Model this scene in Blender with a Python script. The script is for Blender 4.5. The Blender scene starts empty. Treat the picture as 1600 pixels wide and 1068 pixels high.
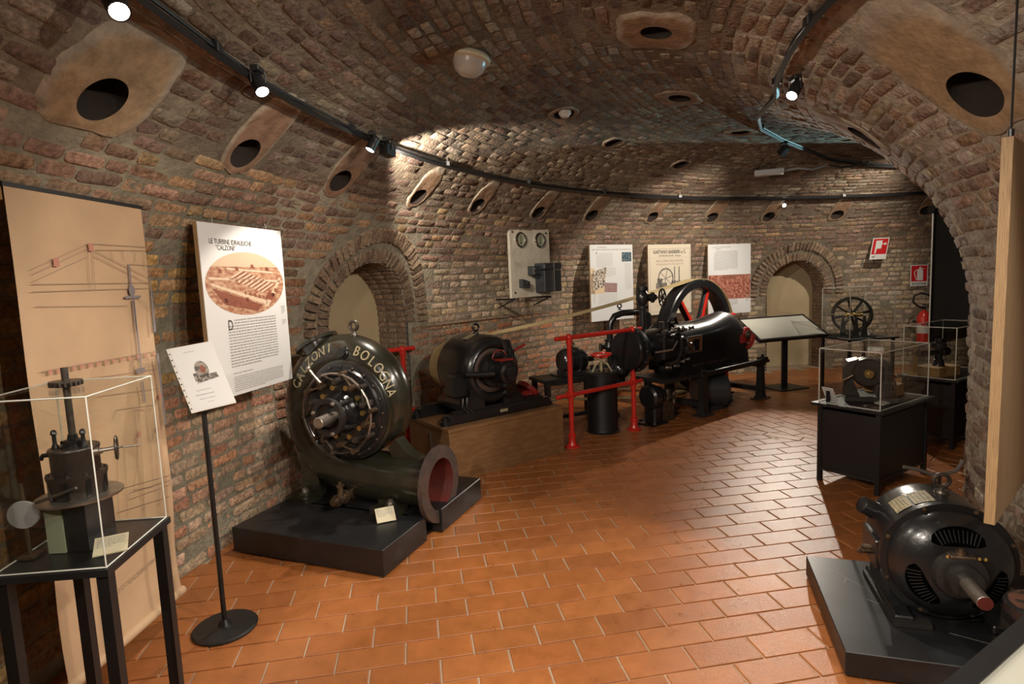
import bpy, math, random
from mathutils import Vector, Matrix, noise
R = random.Random(7)
PI = math.pi
C = bpy.context.scene.collection
rad = math.radians

# ------------------------------------------------------------------ camera
F_PX, PITCH, ROLL, EYE = 909.8, rad(6.155), rad(-2.423), 1.6
fw = Vector((0, math.cos(PITCH), -math.sin(PITCH)))
r0 = Vector((1, 0, 0)); u0 = r0.cross(fw)
rt = math.cos(ROLL)*r0 + math.sin(ROLL)*u0
up = -math.sin(ROLL)*r0 + math.cos(ROLL)*u0
cam_d = bpy.data.cameras.new('camera'); cam = bpy.data.objects.new('camera', cam_d); C.objects.link(cam)
cam_d.sensor_width = 36; cam_d.lens = 36*F_PX/1600; cam_d.clip_start = 0.05; cam_d.clip_end = 100
cam.matrix_world = Matrix(((rt.x, up.x, -fw.x, 0), (rt.y, up.y, -fw.y, 0), (rt.z, up.z, -fw.z, EYE), (0, 0, 0, 1)))
bpy.context.scene.camera = cam
# ------------------------------------------------------------------ world, exposure
W = bpy.data.worlds.new('world'); bpy.context.scene.world = W; W.use_nodes = True
W.node_tree.nodes['Background'].inputs[0].default_value = (1, .85, .7, 1)
W.node_tree.nodes['Background'].inputs[1].default_value = 0.02
vs = bpy.context.scene.view_settings
bpy.context.scene.cycles.transparent_max_bounces = 32
vs.view_transform = 'Standard'; vs.look = 'None'; vs.gamma = 1; vs.use_curve_mapping = False; vs.exposure = 0.55
WARM = (1.0, .89, .75)

# ------------------------------------------------------------------ geometry helpers
class G:
    def __init__(s): s.v = []; s.f = []
    def add(s, v, f):
        n = len(s.v); s.v += [tuple(p) for p in v]; s.f += [tuple(i+n for i in q) for q in f]; return s
    def box(s, c, d, rz=0, ch=0, M=None):
        hx, hy, hz = d[0]/2, d[1]/2, d[2]/2
        c = Vector(c); Rz = Matrix.Rotation(rz, 3, 'Z') if M is None else M
        if ch <= 0:
            v = [(x, y, z) for x in (-hx, hx) for y in (-hy, hy) for z in (-hz, hz)]
            f = [(0,1,3,2),(4,6,7,5),(0,4,5,1),(2,3,7,6),(0,2,6,4),(1,5,7,3)]
            return s.add([c+Rz@Vector(p) for p in v], f)
        k = min(ch, hx*.9, hy*.9, hz*.9)
        v = []; idx = {}
        for sx in (-1, 1):
            for sy in (-1, 1):
                for sz in (-1, 1):
                    idx[sx,sy,sz] = len(v)
                    v += [(sx*hx, sy*(hy-k), sz*(hz-k)), (sx*(hx-k), sy*hy, sz*(hz-k)), (sx*(hx-k), sy*(hy-k), sz*hz)]
        f = []
        def q(a, flip): f.append(tuple(a[::-1]) if flip else tuple(a))
        for sx in (-1, 1): q([idx[sx,-1,-1], idx[sx,1,-1], idx[sx,1,1], idx[sx,-1,1]], sx < 0)
        for sy in (-1, 1): q([idx[-1,sy,-1]+1, idx[-1,sy,1]+1, idx[1,sy,1]+1, idx[1,sy,-1]+1], sy < 0)
        for sz in (-1, 1): q([idx[-1,-1,sz]+2, idx[1,-1,sz]+2, idx[1,1,sz]+2, idx[-1,1,sz]+2], sz < 0)
        for a in (-1, 1):
            for b in (-1, 1):
                q([idx[a,b,-1], idx[a,b,1], idx[a,b,1]+1, idx[a,b,-1]+1], a*b < 0)
                q([idx[a,-1,b], idx[a,1,b], idx[a,1,b]+2, idx[a,-1,b]+2], a*b > 0)
                q([idx[-1,a,b]+1, idx[1,a,b]+1, idx[1,a,b]+2, idx[-1,a,b]+2], a*b < 0)
                for c3 in (-1, 1) if b == 1 else ():
                    pass
        for k3, i in idx.items(): q([i, i+1, i+2], k3[0]*k3[1]*k3[2] < 0)
        return s.add([c+Rz@Vector(p) for p in v], f)
    def lathe(s, p0, ax, prof, n=28, cap=True, a0=0.0, phase=0.0):
        p0 = Vector(p0); ax = Vector(ax).normalized()
        t = Vector((0,0,1)) if abs(ax.z) < .9 else Vector((1,0,0))
        e1 = ax.cross(t).normalized(); e2 = ax.cross(e1)
        v = []; f = []
        for d, r in prof:
            for i in range(n):
                a = 2*PI*i/n+phase; v.append(p0+ax*d+(e1*math.cos(a)+e2*math.sin(a))*r)
        for j in range(len(prof)-1):
            for i in range(n):
                i2 = (i+1) % n; f.append((j*n+i, j*n+i2, (j+1)*n+i2, (j+1)*n+i))
        if cap:
            f.append(tuple(range(n))[::-1]); m = (len(prof)-1)*n; f.append(tuple(range(m, m+n)))
        return s.add(v, f)
    def cyl(s, p0, p1, r, r1=None, n=24, ch=0):
        p0 = Vector(p0); p1 = Vector(p1); L = (p1-p0).length; r1 = r if r1 is None else r1
        prof = [(0, r), (L, r1)] if ch <= 0 else [(0, r-ch), (ch, r), (L-ch, r1), (L, r1-ch)]
        return s.lathe(p0, p1-p0, prof, n)
    def tube(s, pts, r, n=10, closed=False, cap=True, flat=None):
        P = [Vector(p) for p in pts]; m = len(P); rr = r if isinstance(r, (list, tuple)) else [r]*m
        T = []
        for i in range(m):
            a = P[(i-1) % m] if (closed or i > 0) else P[0]; b = P[(i+1) % m] if (closed or i < m-1) else P[-1]
            T.append((b-a).normalized())
        t = Vector((0,0,1)) if abs(T[0].z) < .9 else Vector((1,0,0))
        e1 = T[0].cross(t).normalized(); v = []; f = []
        for i in range(m):
            e1 = (e1-T[i]*e1.dot(T[i])).normalized(); e2 = T[i].cross(e1)
            for k in range(n):
                a = 2*PI*k/n; v.append(P[i]+(e1*math.cos(a)+e2*math.sin(a)*(flat or 1))*rr[i])
        for i in range(m if closed else m-1):
            j = (i+1) % m
            for k in range(n):
                k2 = (k+1) % n; f.append((i*n+k, i*n+k2, j*n+k2, j*n+k))
        if cap and not closed:
            f.append(tuple(range(n))[::-1]); f.append(tuple(range((m-1)*n, m*n)))
        return s.add(v, f)
    def torus(s, c, ax, Rr, r, n=32, m=10, a0=0, a1=2*PI):
        c = Vector(c); ax = Vector(ax).normalized()
        t = Vector((0,0,1)) if abs(ax.z) < .9 else Vector((1,0,0))
        e1 = ax.cross(t).normalized(); e2 = ax.cross(e1)
        full = abs(a1-a0-2*PI) < 1e-6
        k = n if full else n+1
        return s.tube([c+(e1*math.cos(a0+(a1-a0)*i/n)+e2*math.sin(a0+(a1-a0)*i/n))*Rr for i in range(k)], r, m, closed=full)
    def sph(s, c, r, n=16, m=10, sc=(1,1,1)):
        c = Vector(c); v = [c+Vector((0,0,r*sc[2]))]; f = []
        for j in range(1, m):
            th = PI*j/m
            for i in range(n):
                a = 2*PI*i/n; v.append(c+Vector((math.sin(th)*math.cos(a)*r*sc[0], math.sin(th)*math.sin(a)*r*sc[1], math.cos(th)*r*sc[2])))
        v.append(c-Vector((0,0,r*sc[2])))
        for i in range(n): f.append((0, 1+i, 1+(i+1) % n))
        for j in range(m-2):
            for i in range(n):
                i2 = (i+1) % n; f.append((1+j*n+i, 1+(j+1)*n+i, 1+(j+1)*n+i2, 1+j*n+i2))
        l = len(v)-1; b = 1+(m-2)*n
        for i in range(n): f.append((l, b+(i+1) % n, b+i))
        return s.add(v, f)
    def prism(s, poly, o, ex, ey, ez):
        # poly in (ex, ey) plane extruded by vector ez
        o = Vector(o); ex = Vector(ex); ey = Vector(ey); ez = Vector(ez); n = len(poly)
        v = [o+ex*a+ey*b for a, b in poly]; v += [p+ez for p in v]
        f = [tuple(range(n))[::-1], tuple(range(n, 2*n))] + [(i, (i+1) % n, n+(i+1) % n, n+i) for i in range(n)]
        return s.add(v, f)
    def quad(s, pts): return s.add(pts, [tuple(range(len(pts)))])

def mesh_of(g, name, m, ang=35, smooth=True):
    me = bpy.data.meshes.new(name); me.from_pydata(g.v, [], g.f); me.update()
    if smooth:
        me.polygons.foreach_set('use_smooth', [True]*len(me.polygons)); me.set_sharp_from_angle(angle=rad(ang))
    if m: me.materials.append(m)
    return me
STUFF = {'body_print','side_print','drawn_lines','red_wash','bluegrey_wash','card_print','page_print','punched_hole','photo_lights','photo_darks','engraving','plate_marks','marble_veins','scratches','panel_print','page_photo','printed_frame','orange_fade','acrylic_edges'}
def part(name, g, m, parent, label=None, kind=None, loc=None, smooth=True, fix=True):
    me = mesh_of(g, name, m, smooth=smooth)
    if fix:
        import bmesh
        bm = bmesh.new(); bm.from_mesh(me); bmesh.ops.recalc_face_normals(bm, faces=bm.faces); bm.to_mesh(me); bm.free()
        if smooth: me.set_sharp_from_angle(angle=rad(35))
    o = bpy.data.objects.new(name, me); C.objects.link(o)
    if parent: o.parent = parent
    if loc: o.location = loc
    if label: o['label'] = label
    if kind or name in STUFF: o['kind'] = kind or 'stuff'
    return o
def thing(name, label, cat, loc=(0,0,0), rz=0, group=None):
    o = bpy.data.objects.new(name, None); C.objects.link(o); o.empty_display_size = .1
    o.location = loc; o.rotation_euler = (0, 0, rz); o['label'] = label; o['category'] = cat
    if group: o['group'] = group
    return o
def tag(o, label, cat, group=None):
    o['label'] = label; o['category'] = cat
    if group: o['group'] = group
    return o

# ------------------------------------------------------------------ materials
def lin(c): return tuple(((x/12.92) if x <= .04045 else ((x+.055)/1.055)**2.4) for x in c)
def mat(name, col, rough=.5, metal=0, bump=0, bscale=40, var=0, vscale=6, spec=.5, coat=0, col2=None, emit=0, obj_var=0, detail=4, c2lo=.45, c2hi=.6, aniso=(1,1,1)):
    m = bpy.data.materials.new(name); m.use_nodes = True; nt = m.node_tree; N = nt.nodes; L = nt.links
    b = N['Principled BSDF']; b.inputs['Base Color'].default_value = (*col, 1)
    b.inputs['Roughness'].default_value = rough; b.inputs['Metallic'].default_value = metal
    b.inputs['Specular IOR Level'].default_value = spec; b.inputs['Coat Weight'].default_value = coat; b.inputs['Coat Roughness'].default_value = .12
    tc = N.new('ShaderNodeTexCoord'); mp = N.new('ShaderNodeMapping'); mp.inputs['Scale'].default_value = aniso; L.new(tc.outputs['Object'], mp.inputs[0])
    src = None
    if var or col2:
        n = N.new('ShaderNodeTexNoise'); n.inputs['Scale'].default_value = vscale; n.inputs['Detail'].default_value = detail; L.new(mp.outputs[0], n.inputs['Vector'])
        mr = N.new('ShaderNodeMapRange'); L.new(n.outputs['Fac'], mr.inputs[0])
        mx = N.new('ShaderNodeMix'); mx.data_type = 'RGBA'
        if col2:
            mr.inputs[1].default_value = c2lo; mr.inputs[2].default_value = c2hi
            mx.inputs[6].default_value = (*col, 1); mx.inputs[7].default_value = (*col2, 1)
        else:
            mr.inputs[1].default_value = .3; mr.inputs[2].default_value = .7
            mx.inputs[6].default_value = (*[x*(1-var) for x in col], 1); mx.inputs[7].default_value = (*[min(1, x*(1+var)) for x in col], 1)
        L.new(mr.outputs[0], mx.inputs[0]); src = mx.outputs[2]
    if obj_var:
        oi = N.new('ShaderNodeObjectInfo'); mr2 = N.new('ShaderNodeMapRange'); mr2.inputs[3].default_value = 1-obj_var; mr2.inputs[4].default_value = 1+obj_var
        L.new(oi.outputs['Random'], mr2.inputs[0]); hs = N.new('ShaderNodeHueSaturation'); L.new(mr2.outputs[0], hs.inputs['Value'])
        if src: L.new(src, hs.inputs['Color'])
        else: hs.inputs['Color'].default_value = (*col, 1)
        src = hs.outputs[0]
    if src: L.new(src, b.inputs['Base Color'])
    if bump:
        n2 = N.new('ShaderNodeTexNoise'); n2.inputs['Scale'].default_value = bscale; n2.inputs['Detail'].default_value = 5; L.new(mp.outputs[0], n2.inputs['Vector'])
        bp = N.new('ShaderNodeBump'); bp.inputs['Strength'].default_value = bump; bp.inputs['Distance'].default_value = .01
        L.new(n2.outputs['Fac'], bp.inputs['Height']); L.new(bp.outputs[0], b.inputs['Normal'])
    if emit:
        b.inputs['Emission Color'].default_value = (*col, 1); b.inputs['Emission Strength'].default_value = emit
    return m
def attr_mat(name, rough, bump, bscale, var=.25, spec=.3, vscale=30, dist=.012, coat=0, rvar=0):
    m = mat(name, (1,1,1), rough, bump=bump, bscale=bscale, spec=spec, coat=coat)
    nt = m.node_tree; N = nt.nodes; L = nt.links; b = N['Principled BSDF']
    for q in N:
        if q.type == 'BUMP': q.inputs['Distance'].default_value = dist
    a = N.new('ShaderNodeAttribute'); a.attribute_name = 'bcol'
    g = N.new('ShaderNodeNewGeometry')
    n = N.new('ShaderNodeTexNoise'); n.inputs['Scale'].default_value = vscale; n.inputs['Detail'].default_value = 6; n.inputs['Roughness'].default_value = .65; L.new(g.outputs['Position'], n.inputs['Vector'])
    for q in N:
        if q.type == 'TEX_NOISE' and q != n: L.new(g.outputs['Position'], q.inputs['Vector'])
    mr = N.new('ShaderNodeMapRange'); mr.inputs[1].default_value = .3; mr.inputs[2].default_value = .7; mr.inputs[3].default_value = 1-var; mr.inputs[4].default_value = 1+var; L.new(n.outputs['Fac'], mr.inputs[0])
    vm = N.new('ShaderNodeVectorMath'); vm.operation = 'SCALE'; L.new(a.outputs['Color'], vm.inputs[0]); L.new(mr.outputs[0], vm.inputs['Scale'])
    L.new(vm.outputs[0], b.inputs['Base Color'])
    if rvar:
        m3 = N.new('ShaderNodeMapRange'); m3.inputs[1].default_value = .35; m3.inputs[2].default_value = .65; m3.inputs[3].default_value = rough-rvar; m3.inputs[4].default_value = rough+rvar
        L.new(n.outputs['Fac'], m3.inputs[0]); L.new(m3.outputs[0], b.inputs['Roughness'])
    return m
M = {}
M['brick'] = attr_mat('old_brick', .9, 1.0, 50, .5, .2, 34, .014)
M['mortar'] = attr_mat('lime_mortar', .95, .9, 45, .3, .15, 14, .012)
M['patch'] = attr_mat('patch_plaster_tinted', .95, .8, 30, .35, .2, 11, .01)
M['rosegrey'] = mat('rose_grey_print', (.36,.25,.20), .6)
M['tile'] = attr_mat('terracotta', .31, .5, 220, .16, .75, 10, .003, rvar=.04)
M['grout'] = mat('grout', (.40,.30,.21), .8, bump=.3, bscale=200, var=.2)
M['plaster'] = mat('patch_plaster', (.30,.19,.11), .95, bump=.8, bscale=30, vscale=9, col2=(.40,.27,.16), spec=.2)
M['shaded_soot'] = mat('shaded_sooty_cavity', (.022,.014,.010), .95, bump=.6, bscale=40)  # soot colour deepened to paint the shade inside the feed holes
M['cream'] = mat('cream_plaster', (.52,.41,.25), .9, bump=.25, bscale=25, var=.08, vscale=3)
M['iron'] = mat('black_painted_iron', (.012,.012,.013), .28, bump=.1, bscale=60, var=.3, coat=.25)
M['ironm'] = mat('satin_black_iron', (.018,.016,.015), .45, bump=.15, bscale=80, var=.3)
M['browniron'] = mat('brownish_cast_iron', (.035,.026,.022), .4, bump=.2, bscale=80, var=.3)
M['opening_shade'] = mat('painted_opening_shade', (.0015,.0015,.0015), 1, spec=0)
M['olive'] = mat('dark_olive_enamel', (.021,.020,.013), .25, bump=.08, bscale=20, var=.35, vscale=5, coat=.4)
M['rust'] = mat('rusty_flange', (.075,.045,.035), .6, bump=.4, bscale=90, var=.3, vscale=14, col2=(.05,.035,.03))
M['redin'] = mat('red_lead_paint', (.10,.014,.009), .6, bump=.2, bscale=60, var=.3, vscale=8)
M['red'] = mat('red_enamel', (.62,.028,.018), .3, coat=.3, var=.1)
M['darkred'] = mat('dark_red_paint', (.25,.02,.015), .4, var=.2)
M['steel'] = mat('worn_steel', (.42,.38,.34), .38, metal=.9, var=.2, vscale=30)
M['darksteel'] = mat('dark_steel', (.13,.11,.095), .38, metal=.8, var=.3, vscale=25)
M['oilsteel'] = mat('oily_bronze_steel', (.16,.11,.07), .38, metal=.75, var=.4, vscale=25)
M['brass'] = mat('brass', (.55,.38,.14), .35, metal=.9, var=.2)
M['gilt'] = mat('faded_gilt_paint', (.36,.31,.19), .55, var=.3, vscale=60)
M['woodcrate'] = mat('stained_plywood', (.20,.10,.042), .5, bump=.1, bscale=120, vscale=7, col2=(.25,.13,.055), aniso=(1,1,5))
M['woodpale'] = mat('pale_plywood', (.50,.345,.205), .55, vscale=5, col2=(.45,.30,.17), aniso=(8,8,.6))
M['plyedge'] = mat('plywood_edge', (.42,.27,.13), .6, vscale=40, col2=(.26,.15,.07), aniso=(20,20,.3))
M['base'] = mat('black_lacquered_plinth', (.012,.012,.013), .36, vscale=5, col2=(.026,.028,.032), var=.1, detail=7, c2lo=.5, c2hi=.8)
M['basebrown'] = mat('dark_brown_plinth', (.022,.014,.010), .45, var=.2)
M['blackpaint'] = mat('black_paint', (.010,.010,.011), .45, var=.2)
M['blackplastic'] = mat('black_plastic', (.014,.014,.015), .4)
M['paper'] = mat('white_print_board', (.70,.70,.70), .5)
M['paperwarm'] = mat('cream_print_board', (.68,.60,.47), .55)
M['cardpale'] = mat('cream_card', (.62,.56,.40), .6)
M['ink'] = mat('black_ink', (.05,.045,.045), .6)
M['greyink'] = mat('grey_body_print', (.30,.29,.28), .6)
M['paleink'] = mat('pale_grey_print', (.48,.46,.44), .6)
M['peach'] = mat('peach_print', (.68,.52,.33), .55)
M['sepia'] = mat('sepia_print', (.32,.13,.075), .5, vscale=22, col2=(.55,.34,.22), detail=8, aniso=(1,1,2.5), c2lo=.4, c2hi=.6)
M['sepiasky'] = mat('sepia_sky_print', (.62,.46,.32), .5, var=.05)
M['sepialight'] = mat('pale_sepia_print', (.66,.50,.36), .5, var=.1, vscale=40)
M['sepiadark'] = mat('dark_sepia_print', (.24,.08,.05), .5, var=.3, vscale=40)
M['groupphoto'] = mat('red_sepia_group_photo', (.22,.05,.035), .5, vscale=26, col2=(.50,.22,.14), detail=8, c2lo=.4, c2hi=.62)
M['bluephoto'] = mat('blue_black_photo_print', (.03,.05,.07), .4, vscale=40, col2=(.20,.28,.32), detail=5)
M['stampphoto'] = mat('mauve_banknote_print', (.28,.16,.16), .5, vscale=60, col2=(.40,.27,.25), detail=6)
M['collage'] = mat('engraving_print', (.08,.06,.05), .5, vscale=34, col2=(.62,.54,.44), detail=6, c2lo=.42, c2hi=.55)
M['greyphoto'] = mat('grey_photo_print', (.10,.09,.08), .5, vscale=60, col2=(.35,.30,.26), detail=6)
M['banner'] = mat('tan_paper_banner', (.53,.36,.22), .7, var=.10, vscale=4, bump=.05, bscale=300, detail=8)
M['bannerline'] = mat('banner_grey_line', (.27,.19,.14), .7)
M['bannerblue'] = mat('banner_bluegrey_wash', (.22,.19,.20), .7, var=.15, vscale=15)
M['bannerred'] = mat('banner_red_wash', (.50,.22,.16), .7)
M['marble'] = mat('white_marble', (.60,.55,.45), .3, vscale=7, col2=(.52,.46,.36), detail=8, c2lo=.5, c2hi=.66)
M['slatebox'] = mat('dark_grey_bakelite', (.035,.038,.044), .35, var=.15)
M['belt'] = mat('canvas_belt', (.42,.32,.16), .7, bump=.2, bscale=200, var=.1, vscale=20)
M['tanwheel'] = mat('tan_belt_pulley', (.20,.15,.07), .6, var=.15)
M['signred'] = mat('sign_red', (.55,.012,.015), .4)
M['white'] = mat('white_plastic', (.72,.70,.66), .4)
M['frost'] = mat('milky_lamp_plastic', (.50,.45,.40), .3)
M['greyplastic'] = mat('grey_plastic', (.36,.36,.37), .4)
M['screen'] = mat('grey_screen_cloth', (.065,.062,.058), .7)
M['chrome'] = mat('chrome', (.75,.75,.75), .12, metal=1)
M['lectop'] = mat('pale_lectern_print', (.55,.55,.48), .4, coat=.2)
M['rustdisc'] = mat('flaking_orange_paint', (.12,.05,.03), .7, vscale=30, col2=(.02,.018,.018), bump=.4, bscale=60)
M['copper'] = mat('copper_winding', (.30,.14,.07), .45, metal=.5, bump=.5, bscale=90, var=.3)
M['cable'] = mat('grey_iron_bar', (.14,.12,.11), .5, var=.2)
M['verdigris'] = mat('pale_green_paint', (.30,.32,.22), .5, var=.15)
M['lens'] = mat('lit_lamp_lens', (1,.97,.9), .3, emit=30)
M['bonebox'] = mat('ochre_wood', (.33,.19,.07), .6, var=.25, vscale=12, aniso=(1,1,6))
def glass(name, tint=(1,1,1), refl=1.0):
    m = bpy.data.materials.new(name); m.use_nodes = True; nt = m.node_tree; N = nt.nodes; L = nt.links; N.clear()
    o = N.new('ShaderNodeOutputMaterial'); t = N.new('ShaderNodeBsdfTransparent'); t.inputs[0].default_value = (*tint, 1)
    g = N.new('ShaderNodeBsdfGlossy'); g.inputs['Roughness'].default_value = .03; mx = N.new('ShaderNodeMixShader')
    lw = N.new('ShaderNodeLayerWeight'); lw.inputs[0].default_value = .5; pw = N.new('ShaderNodeMath'); pw.operation = 'POWER'; pw.inputs[1].default_value = 4.5
    L.new(lw.outputs['Facing'], pw.inputs[0]); mu = N.new('ShaderNodeMath'); mu.operation = 'MULTIPLY_ADD'; mu.inputs[1].default_value = .55*refl; mu.inputs[2].default_value = .028*refl
    L.new(pw.outputs[0], mu.inputs[0]); L.new(mu.outputs[0], mx.inputs[0]); L.new(t.outputs[0], mx.inputs[1]); L.new(g.outputs[0], mx.inputs[2]); L.new(mx.outputs[0], o.inputs[0])
    return m
M['glass'] = glass('clear_acrylic', (.97,.975,.965), .9)
M['acryledge'] = mat('acrylic_edge', (.75,.76,.70), .25, spec=.8)

# ------------------------------------------------------------------ the vaulted kiln tunnel
CX, CY, RI, RO, SP, RISE = 5.0, 2.1, 2.61, 7.0, 1.25, 1.7
RM = (RI+RO)/2; WH = (RO-RI)/2
prof = []                      # (r, z, nr, nz, v) from outer floor over the crown to inner floor; n points into the room
def _add(r, z, nr, nz):
    v = 0 if not prof else prof[-1][4]+math.hypot(r-prof[-1][0], z-prof[-1][1]); prof.append((r, z, nr, nz, v))
for i in range(26): _add(RO, SP*i/25, -1, 0)
for i in range(1, 240):
    t = PI*i/240; c, s = math.cos(t), math.sin(t); l = math.hypot(c/WH, s/RISE); _add(RM+WH*c, SP+RISE*s, -c/WH/l, -s/RISE/l)
for i in range(26): _add(RI, SP*(1-i/25), 1, 0)
VT = prof[-1][4]; VS = SP; VE = VT-SP
def pv(v):
    v = min(max(v, 0), VT); lo, hi = 0, len(prof)-1
    while hi-lo > 1:
        m = (lo+hi)//2
        if prof[m][4] <= v: lo = m
        else: hi = m
    a, b = prof[lo], prof[hi]; t = (v-a[4])/(b[4]-a[4]) if b[4] > a[4] else 0
    return [a[k]+(b[k]-a[k])*t for k in range(4)]
def v_of_z(z, outer=True):
    best = None
    rng = prof[:len(prof)//2] if outer else prof[len(prof)//2:]
    return min(rng, key=lambda q: abs(q[1]-z))[4]
def v_of_r(r):                 # position over the arch from its radius (vault part only)
    return min(prof[26:-26], key=lambda q: abs(q[0]-r))[4]
def disp(s, v):
    return .012*noise.noise(Vector((s*1.1, v*1.3, 3.7)))+.009*noise.noise(Vector((s*3.1, v*3.3, 9.1)))
def S(p, v, off=0):            # p: path angle-like coordinate: p<0 straight run (metres), p>=0 degrees round the bend
    r, z, nr, nz = pv(v)
    off = off + disp(p if p < 0 else p*.12, v)
    r += nr*off; z += nz*off
    if p < 0: return Vector((CX-r, CY+p, z))
    a = rad(180-p); return Vector((CX+r*math.cos(a), CY+r*math.sin(a), z))
def Nrm(p, v):
    r, z, nr, nz = pv(v)
    if p < 0: return Vector((-nr, 0, nz))
    a = rad(180-p); return Vector((nr*math.cos(a), nr*math.sin(a), nz))
def p_of_s(s, r): return s if s < 0 else math.degrees(s/r)
PMIN, PMAX = -3.2, 150.0
# feed holes: (p, v, half-length along the path, half-height, patch a, patch b, patch shift in v)
holes = []
for a, (ph, pa, pb, sh) in enumerate([(178.6,.27,.26,.10),(170,.165,.31,.16),(161.4,.15,.31,.16),(152.4,.12,.24,.12),(144.5,.115,.24,.13),(135.7,.12,.25,.14),(127.6,.13,.28,.16),(118.3,.12,.27,.16),(109.3,.13,.29,.17),(101.1,.12,.25,.13),(91.8,.13,.26,.14),(80.7,.12,.24,.13),(70,.12,.24,.13)]):
    holes.append((180-ph, v_of_r(6.5), (.10,.10,.10,.09)[min(a,3)], (.10,.095,.09,.085)[min(a,3)], pa, pb, sh))
for r, ph, pa, pb in ((4.31,163.6,.30,.27),(4.43,145.1,.26,.2),(4.64,125.3,.2,.16),(5.29,148.4,.16,.14),(5.43,136.3,.16,.12),(5.61,121.9,.16,.12),(4.5,107,.18,.15)):
    holes.append((180-ph, v_of_r(r), .09, .085, pa*.85, pb*.85, 0))
for r, ph, pa, pb, sh in ((3.07,172.6,.27,.42,-.20),(3.2,148,.2,.3,-.1),(3.2,128,.2,.3,-.1)):
    holes.append((180-ph, v_of_r(r), .13, .12, pa, pb, sh))
def ds(p1, p2, r):
    def sl(p): return p if p < 0 else rad(p)*r
    return sl(p1)-sl(p2)
def patch_edge(h, a):          # plaster outline radius factor
    return (abs(math.cos(a))**3.2+abs(math.sin(a))**3.2)**(-1/3.2)*(1+.13*noise.noise(Vector((math.cos(a)*2.2+h[0], math.sin(a)*2.2, h[1]))))
def in_hole(p, v, r, grow=0, patch=True):
    for h in holes:
        d = ds(p, h[0], r)
        if abs(d) > .7: continue
        if patch:
            e = v-h[1]-h[6]; a = math.atan2(e/h[5], d/h[4]); k = patch_edge(h, a)
            if (d/(h[4]*k+grow))**2+(e/(h[5]*k+grow))**2 < 1: return True
        else:
            if (d/(h[2]+grow))**2+((v-h[1])/(h[3]+grow))**2 < 1: return True
    return False
niches = [(180-153.7, .52, 1.80), (180-94.6, .47, 1.70)]   # angle, half width, crown height
def in_niche(p, z, r, grow=0):
    if p < 0: return False
    for pn, hw, cr in niches:
        d = rad(p-pn)*RO; w = hw+grow; sp = cr-hw
        if abs(d) < w and (z < sp or math.hypot(d, z-sp) < w): return True
    return False
def zone_col(p, v, kind):
    """brick / mortar colour by where the masonry stands"""
    r, z, _, _ = pv(v); q = R.random()
    pp = p if p > 0 else p*8
    nz = noise.noise(Vector((pp*.13+2, v*1.1, 1.3)))
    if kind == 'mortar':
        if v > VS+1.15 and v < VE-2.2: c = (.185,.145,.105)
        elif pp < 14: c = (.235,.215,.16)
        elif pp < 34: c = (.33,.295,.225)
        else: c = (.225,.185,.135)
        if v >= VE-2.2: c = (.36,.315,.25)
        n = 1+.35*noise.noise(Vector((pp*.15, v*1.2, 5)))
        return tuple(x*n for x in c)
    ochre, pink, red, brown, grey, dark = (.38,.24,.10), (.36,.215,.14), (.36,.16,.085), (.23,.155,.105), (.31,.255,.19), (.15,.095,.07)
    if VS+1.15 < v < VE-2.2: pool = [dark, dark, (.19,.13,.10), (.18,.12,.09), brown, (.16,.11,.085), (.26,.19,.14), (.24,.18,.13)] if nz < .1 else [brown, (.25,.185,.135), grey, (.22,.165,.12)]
    elif v >= VE-2.2: pool = [grey, brown, (.27,.19,.14), (.24,.195,.155), (.20,.14,.11), (.34,.285,.23), (.16,.115,.09)]
    elif nz > .16 and pp < 30 and z > 1.0: pool = [ochre, ochre, (.34,.21,.10), (.30,.18,.09), brown]
    elif v > VS+.55: pool = [brown, (.25,.16,.115), (.33,.22,.13), (.22,.15,.11), (.29,.19,.14), (.20,.13,.10)]
    elif 3.5 < pp < 22 and z < 1.15: pool = [(.40,.25,.17), (.42,.23,.14), (.38,.27,.19), (.36,.19,.12), (.44,.31,.22), (.33,.24,.17)]
    elif pp < 8: pool = [(.29,.19,.085), (.26,.17,.08), brown, (.32,.21,.09), (.24,.15,.08)]
    elif z < 1.2 and 20 < pp < 75: pool = [red, pink, (.38,.19,.11), (.34,.21,.13), (.32,.23,.155), pink]
    elif pp < 22: pool = [(.34,.17,.10), brown, (.30,.16,.10), (.26,.14,.09), (.34,.21,.11), (.3,.18,.12)]
    else: pool = [(.38,.28,.20), (.36,.28,.205), (.40,.30,.19), (.34,.25,.18), (.42,.33,.24), (.28,.21,.155)]
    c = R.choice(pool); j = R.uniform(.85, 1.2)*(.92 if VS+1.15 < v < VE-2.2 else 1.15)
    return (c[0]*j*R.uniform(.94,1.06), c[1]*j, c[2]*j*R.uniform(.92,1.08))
def set_col(me, cols):
    a = me.color_attributes.new('bcol', 'FLOAT_COLOR', 'POINT'); a.data.foreach_set('color', [x for c in cols for x in (*c, 1)])

def structure(name, g, m, cols=None, smooth=True, label=None):
    me = mesh_of(g, name, m, smooth=smooth, ang=60)
    if cols: set_col(me, cols)
    o = bpy.data.objects.new(name, me); C.objects.link(o); o['kind'] = 'structure'
    return o
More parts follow.
